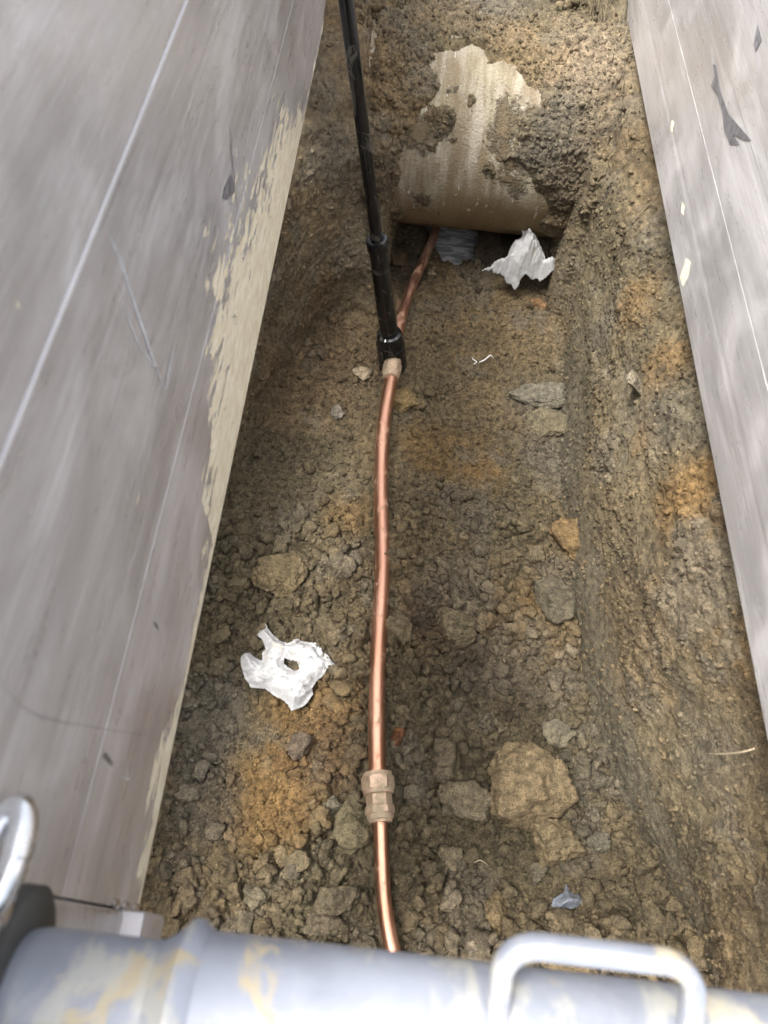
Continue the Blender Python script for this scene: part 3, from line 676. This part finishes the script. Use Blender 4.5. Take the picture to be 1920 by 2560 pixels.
def lathe(bm, axis0, axis1, prof, seg=32, hexes=()):
    """prof: (t, r); rings in hexes are six-sided"""
    a0, a1 = Vector(axis0), Vector(axis1); ax = (a1 - a0); 
    path = [a0 + ax * t for t, r_ in prof]
    def rf(i, a):
        if i in hexes:
            k = (a % (math.pi / 3)) - math.pi / 6; return min(1.0, math.cos(math.pi / 6) / math.cos(k) * 1.03)
        return 1
    z = ax.normalized(); n = z.cross(Vector((0, 0, 1))); n = n.normalized() if n.length > 1e-3 else Vector((1, 0, 0)); b_ = z.cross(n)
    rings = []
    for i, (t, r_) in enumerate(prof):
        rings.append([bm.verts.new(path[i] + (n * math.cos(2 * math.pi * k / seg) + b_ * math.sin(2 * math.pi * k / seg)) * r_ * rf(i, 2 * math.pi * k / seg)) for k in range(seg)])
    for r0, r1 in zip(rings, rings[1:]):
        for k in range(seg): bm.faces.new((r0[k], r0[(k + 1) % seg], r1[(k + 1) % seg], r1[k]))
    bm.faces.new(rings[0][::-1]); bm.faces.new(rings[-1])
A0, A1 = mid3[-1], low3[0]; Lc = (A1 - A0).length
coup = bpy.data.objects.new('coupling', None); link(coup, line)
def cpart(name, prof, hexes, m=M_BR):
    bm = bmesh.new(); lathe(bm, A0 - line.location, A1 - line.location, prof, 48, hexes); return obj(name, bm, m, coup, sharp=22)
cpart('nut', [(-.03, .021), (-.03, .029), (.02, .0295), (.06, .031), (.08, .0335), (.34, .0335), (.36, .031), (.44, .031), (.46, .027)], (4, 5))
cpart('body', [(.40, .0250), (.42, .0262), (.72, .0262), (.74, .025)], (1, 2))
cpart('nut', [(.70, .024), (.70, .028), (.72, .0295), (.86, .0295), (.88, .0268), (.98, .0262), (1.0, .0235), (1.05, .0235), (1.05, .016)], (2, 3))
# raised cast letters' place on the body: a plain raised panel
V0 = on_floor([(847, 795)], [.044])[0]; V1 = on_floor([(844, 818)], [.042])[0]
bm = bmesh.new(); lathe(bm, V0 - line.location, V1 - line.location, [(-1.5, .021), (-.3, .024), (-.28, .026), (.45, .026), (.5, .0235), (.95, .0225), (1.0, .019)], 48, (2, 3)); obj('valve_nut', bm, M_BR, line, sharp=22)

# ================================================================== BLACK CURB BOX
M_BLK = plain('black_enamel', (0.010, 0.010, 0.011), 0.16, 0.0, .3, 30, 0.0, .55, dirt=(0.10, 0.092, 0.078), dsc=18, dlo=.55, dhi=.68, stretch=(3, 3, .6))
cb0 = at(981, 900, 0.02)
top_ray = ray(865, 0); k_ = (cb0.y - 0.0) / top_ray.y
ctop = Vector((top_ray.x * k_, cb0.y, CAMH + top_ray.z * k_)); cax = (ctop - cb0).normalized()
cb = empty('curb_box', cb0, 'tall black telescoping curb box leaning to the left over the copper pipe', 'curb box')
zt = lambda l: cax * l
def ctube(name, l0, l1, prof, m=M_BLK):
    bm = bmesh.new(); lathe(bm, zt(l0), zt(l1), prof, 40); return obj(name, bm, m, cb, sharp=28)
def l_at(px, py):      # length along the box axis seen at a pixel
    best = min(((k, (lambda v: abs((CAMH - v.z) / max(1e-6, -ray(px, py).z) * ray(px, py).y - v.y))(cb0 + cax * k)) for k in np.linspace(0, 1.2, 600)), key=lambda q: q[1]); return best[0]
l_bell = l_at(978, 835); l_col = l_at(945, 600)
ctube('upper_tube', l_col - .10, 1.55, [(0, .0145), (1, .0145)])
ctube('lower_tube', l_bell - .03, l_col, [(0, .0250), (.97, .0225), (1, .0225)])
lt = ctube('collar', l_col - .030, l_col + .004, [(0, .0235), (.1, .0262), (.85, .0268), (.98, .025), (1.0, .0215), (1.0, .0165), (.9, .015)])
# arch base: bell on two side walls that straddle the pipe
bm = bmesh.new(); prof = [(.30, .037), (.5, .0375), (.86, .0365), (.97, .0335), (1.0, .0275), (1.0, .0245)]
lathe(bm, Vector((0, 0, 0)), zt(l_bell + .006), prof, 40); obj('bell', bm, M_BLK, cb, sharp=28)
bm = bmesh.new()
for sg in (-1, 1):
    pts = []
    for j in range(9):
        a = R(-62 + 124 * j / 8); pts.append((sg * .040 * math.cos(a), .040 * math.sin(a)))
    h1 = l_bell * .62
    inner, outer = [], []
    for (u, v) in pts:
        for rr, lst in ((.86, inner), (1.0, outer)):
            lst.append([bm.verts.new(Vector((u * rr, v * rr, z)) + cax * 0 + Vector((cax.x * z, cax.y * z, 0))) for z in (-.035, h1)])
    for j in range(8):
        bm.faces.new((outer[j][0], outer[j + 1][0], outer[j + 1][1], outer[j][1])); bm.faces.new((inner[j][0], inner[j][1], inner[j + 1][1], inner[j + 1][0]))
        bm.faces.new((outer[j][1], outer[j + 1][1], inner[j + 1][1], inner[j][1])); bm.faces.new((outer[j][0], inner[j][0], inner[j + 1][0], outer[j + 1][0]))
    for j in (0, 8): bm.faces.new((outer[j][0], outer[j][1], inner[j][1], inner[j][0]))
obj('arch_base', bm, M_BLK, cb, sharp=28)
bm = bmesh.new()
lug = zt(l_bell * .62) + Vector((-.002, -.0375, 0))
for dx, dz, w, h in ((-.009, 0, .0025, .020), (.009, 0, .0025, .020), (0, .010, .0205, .0025), (0, -.010, .0205, .0025), (0, 0, .010, .002), (.0, .0045, .002, .009)):
    add_box(bm, (lug.x + dx, lug.y, lug.z + dz), (w, .004, h), .0006)
obj('cast_mark', bm, M_BLK, cb)

# ================================================================== TISSUES
def tissue(name, outline, label, hole=None, zlift=0.012, seed=0, folds=(), m=None, cat='tissue', k=1.0, slope=0.0, y0=0.0):
    """crumpled paper inside an outline given in photo pixels, lying on the floor"""
    zref = 0.05 if slope else 0.02
    def hit(a, b_):
        d = ray(a, b_); t = (zref - slope * y0 - CAMH) / (d.z - slope * d.y); return Vector((d.x * t, d.y * t, 0))
    P2 = [hit(a, b_) for a, b_ in outline]
    poly = np.array([(p.x, p.y) for p in P2]); mn, mx = poly.min(0), poly.max(0); st = 0.0017
    xs = np.arange(mn[0] - st, mx[0] + st, st); ys = np.arange(mn[1] - st, mx[1] + st, st)
    XX, YY = np.meshgrid(xs, ys, indexing='ij')
    def inside(pl, X, Y):
        c = np.zeros(X.shape, bool); j = len(pl) - 1
        for i in range(len(pl)):
            xi, yi = pl[i]; xj, yj = pl[j]
            c ^= ((yi > Y) != (yj > Y)) & (X < (xj - xi) * (Y - yi) / (yj - yi + 1e-12) + xi); j = i
        return c
    def dist(pl, X, Y):
        d = np.full(X.shape, 9.0)
        for i in range(len(pl)):
            a = pl[i - 1]; b_ = pl[i]; ab = b_ - a; t = np.clip(((X - a[0]) * ab[0] + (Y - a[1]) * ab[1]) / (ab @ ab + 1e-12), 0, 1)
            d = np.minimum(d, np.hypot(X - a[0] - t * ab[0], Y - a[1] - t * ab[1]))
        return d
    IN = inside(poly, XX, YY); D = dist(poly, XX, YY)
    if hole:
        hp = np.array([(lambda p: (p.x, p.y))(at(a, b_, zref)) for a, b_ in hole]); IN &= ~inside(hp, XX, YY); D = np.minimum(D, dist(hp, XX, YY))
    wx = XX + .008 * fbm(XX, YY, 0.0, 25, 2, seed + 9); wy = YY + .008 * fbm(XX, YY, 0.0, 25, 2, seed + 19)
    def ridge(sc, sd, ang, st_=2.2):
        u = wx * math.cos(ang) + wy * math.sin(ang); v = -wx * math.sin(ang) + wy * math.cos(ang)
        return 1 - np.abs(fbm(u * st_, v / 1.3, 0.0, sc, 2, sd)) * 2.4
    z = .009 * ridge(9, seed + 1, .4) + .0050 * ridge(20, seed + 2, 1.6) + .0035 * ridge(38, seed + 3, 2.5) + .0022 * ridge(80, seed + 4, .9)
    # facets of creased paper
    c_, e_, q_ = clods(XX, YY, 34, seed + 70, .4); c2_, _, _ = clods(XX, YY, 75, seed + 75, .4)
    z = (z + .004 * c_ + .0012 * c2_) * k
    edge = sstep(0, .022, D)
    gz = fz(XX, YY); 
    pl = .012 + slope * (YY - y0) if slope else np.mean(gz[IN])
    zf = np.maximum(gz + .004, pl + zlift * edge * 1.5 + z * (.45 + .55 * edge) + .014 * k)
    for fx_, fy_, fr, fh in folds:
        q = hit(fx_, fy_); zf = zf + fh * np.exp(-((XX - q.x) ** 2 + (YY - q.y) ** 2) / fr ** 2)
    idx = -np.ones(XX.shape, int); idx[IN] = np.arange(IN.sum()); F = []
    a, b1, c1_, d1 = idx[:-1, :-1], idx[1:, :-1], idx[1:, 1:], idx[:-1, 1:]; ok = (a >= 0) & (b1 >= 0) & (c1_ >= 0) & (d1 >= 0)
    F = np.stack([a[ok], b1[ok], c1_[ok], d1[ok]], 1); V = np.stack([XX[IN], YY[IN], zf[IN]], 1)
    o = mesh_np(name, V, F, m or M_TIS, smooth=True)
    sol = o.modifiers.new('thickness', 'SOLIDIFY'); sol.thickness = .0008; tag(o, label, cat); return o
M_TIS, nt, b = mat('tissue_paper'); co = objco(nt)
n1 = noise(nt, co, 17, 5, .65, .8); n2 = noise(nt, scaled(nt, co, (1, 3, 1)), 40, 4, .6)
c = mixc(nt, mrange(nt, n2, .3, .7), (.43, .425, .415), (.51, .51, .505))
c = mixc(nt, mrange(nt, n1, .58, .70, 0, .45), c, (.62, .52, .36)); c = mixc(nt, mrange(nt, n1, .70, .735, 0, .9), c, (.16, .12, .075))
L(nt, c, b.inputs['Base Color']); b.inputs['Roughness'].default_value = .95; b.inputs['Specular IOR Level'].default_value = .1
b.inputs['Subsurface Weight'].default_value = .15; b.inputs['Subsurface Radius'].default_value = (.01, .01, .01)
bump(nt, b, noise(nt, scaled(nt, co, (1, 1.7, 1)), 45, 4, .55), .0035)
zx = lambda u, v: (500 + u * 700 / 1659, 1500 + v * 700 / 1659)
tissue('crumpled_tissue', [zx(*p) for p in ((388, 125), (405, 165), (440, 205), (470, 232), (530, 255), (600, 243), (685, 255), (740, 320), (775, 350), (826, 395), (818, 415), (765, 405), (745, 440), (700, 475), (668, 520), (672, 560), (640, 610), (600, 640), (540, 662), (520, 628), (495, 600), (440, 570), (385, 528), (300, 520), (262, 465), (243, 400), (240, 340), (258, 312), (295, 308), (320, 335), (365, 355), (368, 300), (385, 290), (365, 235), (333, 212), (350, 175), (385, 160))],
       'nearer crumpled white tissue, torn with a hole, left of the copper pipe', [zx(*p) for p in ((505, 352), (540, 372), (575, 385), (590, 410), (560, 415), (520, 395), (500, 372))], seed=500, folds=((zx(270, 380) + (.02, .014)), (zx(600, 330) + (.03, .012)), (zx(560, 560) + (.03, .006))))
zy = lambda u, v: (800 + u * 700 / 1659, 500 + v * 700 / 1659)
tissue('crumpled_tissue', [zy(*p) for p in ((1190, 158), (1215, 185), (1260, 220), (1310, 262), (1338, 300), (1342, 325), (1380, 322), (1412, 350), (1423, 378), (1395, 410), (1350, 445), (1308, 460), (1295, 442), (1250, 462), (1215, 455), (1190, 475), (1175, 515), (1155, 530), (1140, 500), (1105, 478), (1085, 450), (1030, 430), (1020, 412), (955, 412), (955, 403), (1010, 385), (1040, 350), (1075, 332), (1110, 325), (1130, 270), (1150, 240), (1185, 232), (1200, 205))],
       'farther crumpled white tissue below the concrete pipe by the right wall', seed=540, zlift=.016, k=1.7, slope=1.6, y0=at(1285, 722, .05).y, folds=((zy(1250, 270) + (.03, .03)), (zy(1230, 380) + (.03, .015))))

M_FILM = plain('grey_plastic_film', (.20, .22, .25), .25, 0, .3, 40, .001, .6)
tissue('plastic_scrap', [(1385, 2245), (1412, 2228), (1420, 2205), (1430, 2228), (1455, 2235), (1466, 2255), (1448, 2270), (1420, 2275), (1400, 2290), (1378, 2272)], 'crumpled scrap of grey plastic film among the clods above the strut handle', seed=600, m=M_FILM, cat='plastic scrap', k=.6, zlift=.02)
# ================================================================== SMALL LITTER
def strand(name, pts, rad, m, lab, cat):
    bm = bmesh.new(); pp = catmull(pts, 6); n_ = len(pp); sweep(bm, pp, [rad * (1 - .5 * abs(2 * i / n_ - 1) ** 3) for i in range(n_)], 8)
    return tag(obj(name, bm, m), lab, cat)
M_STR = plain('white_string', (.8, .8, .78), .8); M_ROOT = plain('dry_root', (.55, .45, .30), .8)
def fl_pt(px, py, h=.004): p = at(px, py, 0); return Vector((p.x, p.y, float(fz(p.x, p.y)) + h))
strand('white_string', [fl_pt(1196, 913, .012), fl_pt(1208, 912, .016), fl_pt(1222, 905, .018), fl_pt(1230, 906, .012)], .0016, M_STR, 'short white string lying on the bare floor right of the curb box', 'string')
strand('white_string', [fl_pt(1178, 900, .01), fl_pt(1182, 908, .014), fl_pt(1190, 912, .013), fl_pt(1183, 916, .01)], .0014, M_STR, 'tiny forked white thread left of the short white string', 'string')
strand('dry_root', [at_x(1772, 1884, .520), at_x(1805, 1885, .505), at_x(1850, 1881, .50), at_x(1885, 1872, .505)], .0013, M_ROOT, 'thin pale root sticking out of the right wall near the panel', 'root')
strand('dry_root', [fl_pt(1890, 2190, .01), fl_pt(1905, 2175, .02), fl_pt(1915, 2172, .02)], .0016, M_ROOT, 'short pale root end at the lower right edge', 'root')
strand('grass_blade', [fl_pt(1180, 2160, .03), fl_pt(1195, 2155, .034), fl_pt(1215, 2165, .03)], .0008, M_ROOT, 'dry grass fibre on clods near the strut handle', 'root')

# ================================================================== SHORING PANELS
PXL, PXR, PZ = -0.244, 0.527, 0.63
mud = []
for (u, v) in ((690, 60), (668, 180), (640, 215), (600, 250), (560, 370), (530, 440), (488, 540), (462, 620), (452, 740), (445, 850), (452, 950), (430, 1060), (436, 1130), (455, 1165), (425, 1270), (398, 1400), (378, 1500), (345, 1570), (328, 1620), (300, 1700), (300, 1790), (285, 1870), (290, 1960)):
    q = at_x(u * s_, v * s_, PXL); mud.append((q.y, max(.002, (q.z - PZ))))
mud.sort(); print('MUD', [(round(a,2), round(b_,3)) for a, b_ in mud])
M_ALL = alu_mat('aluminium_left', mud)
M_ALR = alu_mat('aluminium_right', None, tone=(.53, .515, .51))
def panel(sign, x, seams, y0, y1, mtl, label):
    t = empty('shoring_panel', (x, 0, 0), label, 'shoring panel', 'aluminium panels on the sides of the trench')
    zs = [PZ] + seams + [1.52]
    for i, (a, b_) in enumerate(zip(zs, zs[1:])):
        bm = bmesh.new(); g = .0002; e_ = .0009 if (i == len(zs) - 2) else .00012; f_ = .0009 if (i == len(zs) - 3) else .00012
        g1, g2 = (.0006 if e_ > .0005 else g), (.0006 if f_ > .0005 else g)
        dxx = (0.0, .0004, 0, .0006)[i % 4]
        # section of an extruded plank: flat face, rolled edges, a shallow rib
        sec = [(.05, a + g1), (.003 * e_ / .0012, a + g1), (e_ * .66, a + g1 + e_), (0, a + g1 + e_ * 3), (0, a + (b_ - a) * .45), (.0003, a + (b_ - a) * .45 + .004), (.0003, a + (b_ - a) * .52), (0, a + (b_ - a) * .52 + .003), (0, b_ - g2 - f_ * 3), (f_ * .66, b_ - g2 - f_), (.003 * f_ / .0012, b_ - g2), (.05, b_ - g2)]
        ny_ = 24; rings = []
        for k in range(ny_ + 1):
            yy = y0 + (y1 - y0) * k / ny_
            rings.append([bm.verts.new((sign * (d_ + dxx), yy, z_)) for d_, z_ in sec])
        for r0, r1 in zip(rings, rings[1:]):
            for k in range(len(sec)): bm.faces.new((r0[k], r0[(k + 1) % len(sec)], r1[(k + 1) % len(sec)], r1[k]))
        bm.faces.new(rings[0]); bm.faces.new(rings[-1][::-1])
        obj('plank', bm, mtl, t, smooth=False)
    return t
lp = panel(-1, PXL, [.889, 1.063, 1.204], .022, 3.0, M_ALL, 'large bare aluminium shoring panel on the left with cream slurry along its lower edge')
rp = panel(1, PXR, [.811, 1.015, 1.204], .022, 3.0, M_ALR, 'clean aluminium shoring panel on the right side of the trench')
# slurry cannot sit at the object origin: the planks' object space is the panel's, with z and y as in the world
def post(parent, sign):
    bm = bmesh.new(); add_box(bm, (sign * .049, -.045, (.705 + 1.54) / 2), (.110, .130, 1.54 - .705), .006); add_box(bm, (sign * .0268, -.045, .66), (.110, .131, .10), .006)
    o = obj('end_post', bm, M_POST, parent)
    bm = bmesh.new()
    for z in (.65, .69, .73): 
        bmesh.ops.create_icosphere(bm, subdivisions=2, radius=.008, matrix=Matrix.Translation((sign * -.001, .024, z)) @ Matrix.Diagonal((.5, .7, 1.6, 1)))
    obj('weld', bm, M_WELD, parent)
M_POST = alu_mat('aluminium_post', None, tone=(.50, .475, .465)); M_WELD = plain('weld_bead', (.6, .58, .56), .3, .9, .2, 80, .0005)
post(lp, -1); post(rp, 1)

def scuff(parent, x, sg, poly, m, closed=True, w=3):
    """a thin mark lying on a panel face"""
    if not closed:
        a_, b_ = [], []
        for i, p in enumerate(poly):
            q = poly[min(i + 1, len(poly) - 1)]; o_ = poly[max(i - 1, 0)]; dx, dy = q[0] - o_[0], q[1] - o_[1]; l = math.hypot(dx, dy); ww = w * (1 - .6 * abs(2 * i / (len(poly) - 1) - 1))
            a_.append((p[0] - dy / l * ww, p[1] + dx / l * ww)); b_.append((p[0] + dy / l * ww, p[1] - dx / l * ww))
        bm = bmesh.new(); va = [bm.verts.new(at_x(*p, x) + Vector((-sg * .0006, 0, 0)) - Vector((x, 0, 0)) * 1) for p in a_]; vb = [bm.verts.new(at_x(*p, x) + Vector((-sg * .0006, 0, 0)) - Vector((x, 0, 0))) for p in b_]
        for i in range(len(va) - 1): bm.faces.new((va[i], va[i + 1], vb[i + 1], vb[i]))
    else:
        bm = bmesh.new(); bm.faces.new([bm.verts.new(at_x(*p, x) + Vector((-sg * .0006 - x, 0, 0))) for p in poly])
    return obj('scuff_mark', bm, m, parent, smooth=False)
M_DK = plain('dark_scuff', (.24, .24, .26), .4, .5, .3, 60); M_LT = plain('pale_scuff', (.66, .69, .73), .5, .2, .2, 60); M_CR = plain('dried_slurry', (.80, .73, .56), .9, 0, .15, 60, .001); M_HZ = plain('dull_rub', (.34, .34, .37), .4, .6, .3, 60)
rx = PXR
scuff(rp, rx, 1, [(1783, 160), (1790, 163), (1800, 225), (1822, 285), (1880, 352), (1858, 350), (1835, 338), (1850, 362), (1826, 362), (1812, 330), (1806, 280), (1795, 240), (1778, 215), (1788, 190)], M_DK)
scuff(rp, rx, 1, [(1895, 60), (1905, 100), (1890, 130), (1885, 110)], M_HZ)
scuff(rp, rx, 1, [(1716, 645), (1728, 655), (1722, 690), (1708, 718), (1700, 695)], M_CR); scuff(rp, rx, 1, [(1706, 505), (1713, 515), (1709, 540), (1703, 530)], M_CR); scuff(rp, rx, 1, [(1680, 300), (1687, 305), (1681, 332), (1676, 325)], M_CR)
lx = PXL
scuff(lp, lx, -1, [(271, 586), (300, 650), (330, 745), (390, 922), (412, 976)], M_LT, False, 2.5); scuff(lp, lx, -1, [(412, 976), (420, 930), (431, 880)], M_LT, False, 2)
scuff(lp, lx, -1, [(318, 770), (322, 805), (350, 870), (392, 925)], M_LT, False, 2)
scuff(lp, lx, -1, [(8, 1719), (50, 1762), (97, 1791), (160, 1806), (236, 1818), (375, 1841)], M_DK, False, 1)
scuff(lp, lx, -1, [(575, 322), (578, 380), (583, 430), (592, 520)], M_DK, False, 1); scuff(lp, lx, -1, [(560, 470), (578, 432), (586, 480), (566, 500), (556, 495)], M_HZ)
scuff(lp, lx, -1, [(384, 1552), (388, 1565), (397, 1578), (393, 1562)], M_DK); scuff(lp, lx, -1, [(300, 1940), (325, 1946), (323, 1950), (302, 1945)], M_LT)
scuff(lp, lx, -1, [(347, 1225), (341, 1250), (337, 1268), (345, 1250)], M_CR); scuff(lp, lx, -1, [(100, 790), (112, 820), (108, 812)], M_CR); scuff(lp, lx, -1, [(34, 750), (48, 765), (44, 772)], M_CR)
scuff(lp, lx, -1, [(255, 1890), (262, 1880), (283, 1905), (278, 1915)], M_HZ); 

# ================================================================== STRUT
M_STRUT = plain('blue_grey_paint', (.225, .242, .28), .45, 0.0, .16, 12, .0006, .5, dirt=(.46, .385, .25), dsc=17, dlo=.555, dhi=.64)
m_, nt, b = M_STRUT, M_STRUT.node_tree, M_STRUT.node_tree.nodes['Principled BSDF']
_c = b.inputs['Base Color'].links[0].from_socket
_co = objco(nt); _w = noise(nt, scaled(nt, _co, (1.6, .7, .7)), 16, 6, .68, .8)
L(nt, mixc(nt, mrange(nt, _w, .49, .64, 0, .75), _c, (.38, .37, .32)), b.inputs['Base Color'])
ZS = 0.973; YS = -0.036
yaw = R(-1.8)
st = empty('strut', (-.250, YS, ZS), 'blue-grey tubular strut with mud stains spanning the near end of the trench', 'strut'); st.rotation_euler = (0, 0, yaw)
X0 = Vector((0, 0, 0))
def sx_part(name, x0, x1, prof, m, seg=64):
    bm = bmesh.new(); lathe(bm, Vector((x0, 0, 0)), Vector((x1, 0, 0)), prof, seg); return obj(name, bm, m, st, sharp=40)
sx_part('inner_tube', .013, .26, [(0, .024), (.01, .030), (.04, .0355), (.08, .037), (1, .037)], M_STRUT)
sx_part('outer_tube', .138, .766, [(0, .038), (.004, .0465), (1, .0465)], M_STRUT)
sx_part('collar_ring', .117, .149, [(0, .038), (.25, .043), (.55, .053), (.75, .053), (1, .047)], M_STRUT)
M_RUB = plain('dark_rubber', (.045, .045, .042), .6, 0, .3, 30, .0005)
bm = bmesh.new(); lathe(bm, Vector((.000, .016, -.004)), Vector((.021, .016, -.004)), [(0, .040), (.1, .047), (.8, .047), (1, .040), (1, .024)], 48); obj('socket', bm, M_RUB, st)
# handle: flat bar bent into a U, welded on the tube
hc = Vector((at(1478, 2400, ZS + .05).x + .250, 0, 0))
def hpt(u, l): return Vector((hc.x + u, .018 + l * .80, .041 + l * .55))
hw, hl, rc = .063, .050, .022
path = [hpt(-hw, -.012), hpt(-hw, hl - rc)] + [hpt(-hw + rc - rc * math.cos(a), hl - rc + rc * math.sin(a)) for a in np.linspace(.2, math.pi / 2, 7)] + [hpt(hw - rc + rc * math.sin(a), hl - rc + rc * math.cos(a)) for a in np.linspace(0, math.pi / 2 - .2, 7)] + [hpt(hw, hl - rc), hpt(hw, -.012)]
bm = bmesh.new()
hn = Vector((0, -.55, .80)).normalized(); rings = []
for i, p in enumerate(path):
    t_ = (path[min(i + 1, len(path) - 1)] - path[max(i - 1, 0)]).normalized(); sd = t_.cross(hn).normalized(); ring = []
    for a in range(16):
        an = 2 * math.pi * a / 16; ca, sa = math.cos(an), math.sin(an)
        f_ = (abs(ca) ** 4 + abs(sa) ** 4) ** -.25; ring.append(bm.verts.new(p + sd * ca * f_ * .0072 + hn * sa * f_ * .0072))
    rings.append(ring)
for r0, r1 in zip(rings, rings[1:]):
    for k in range(16): bm.faces.new((r0[k], r0[(k + 1) % 16], r1[(k + 1) % 16], r1[k]))
bm.faces.new(rings[0][::-1]); bm.faces.new(rings[-1])
obj('handle', bm, M_STRUT, st, sharp=50)
# locking pin with a ring, hanging on the post by the strut
M_GAL = plain('galvanised_steel', (.72, .73, .74), .22, 1.0, .12, 30, .0004)
bm = bmesh.new(); 
pc = at_x(-6, 2140, -.232) - st.location
lp_ = [pc + Vector((.012 * math.cos(a), .031 * math.sin(a), .006 * math.cos(a))) for a in np.linspace(0, 2 * math.pi, 33)]
sweep(bm, lp_, [.0090] * 33, 20, False); obj('pin_ring', bm, M_GAL, st)
sx_part('pin', -.01, .04, [(0, .009), (1, .009)], M_GAL).location = (pc.x - .03, pc.y - .03, pc.z - .01)
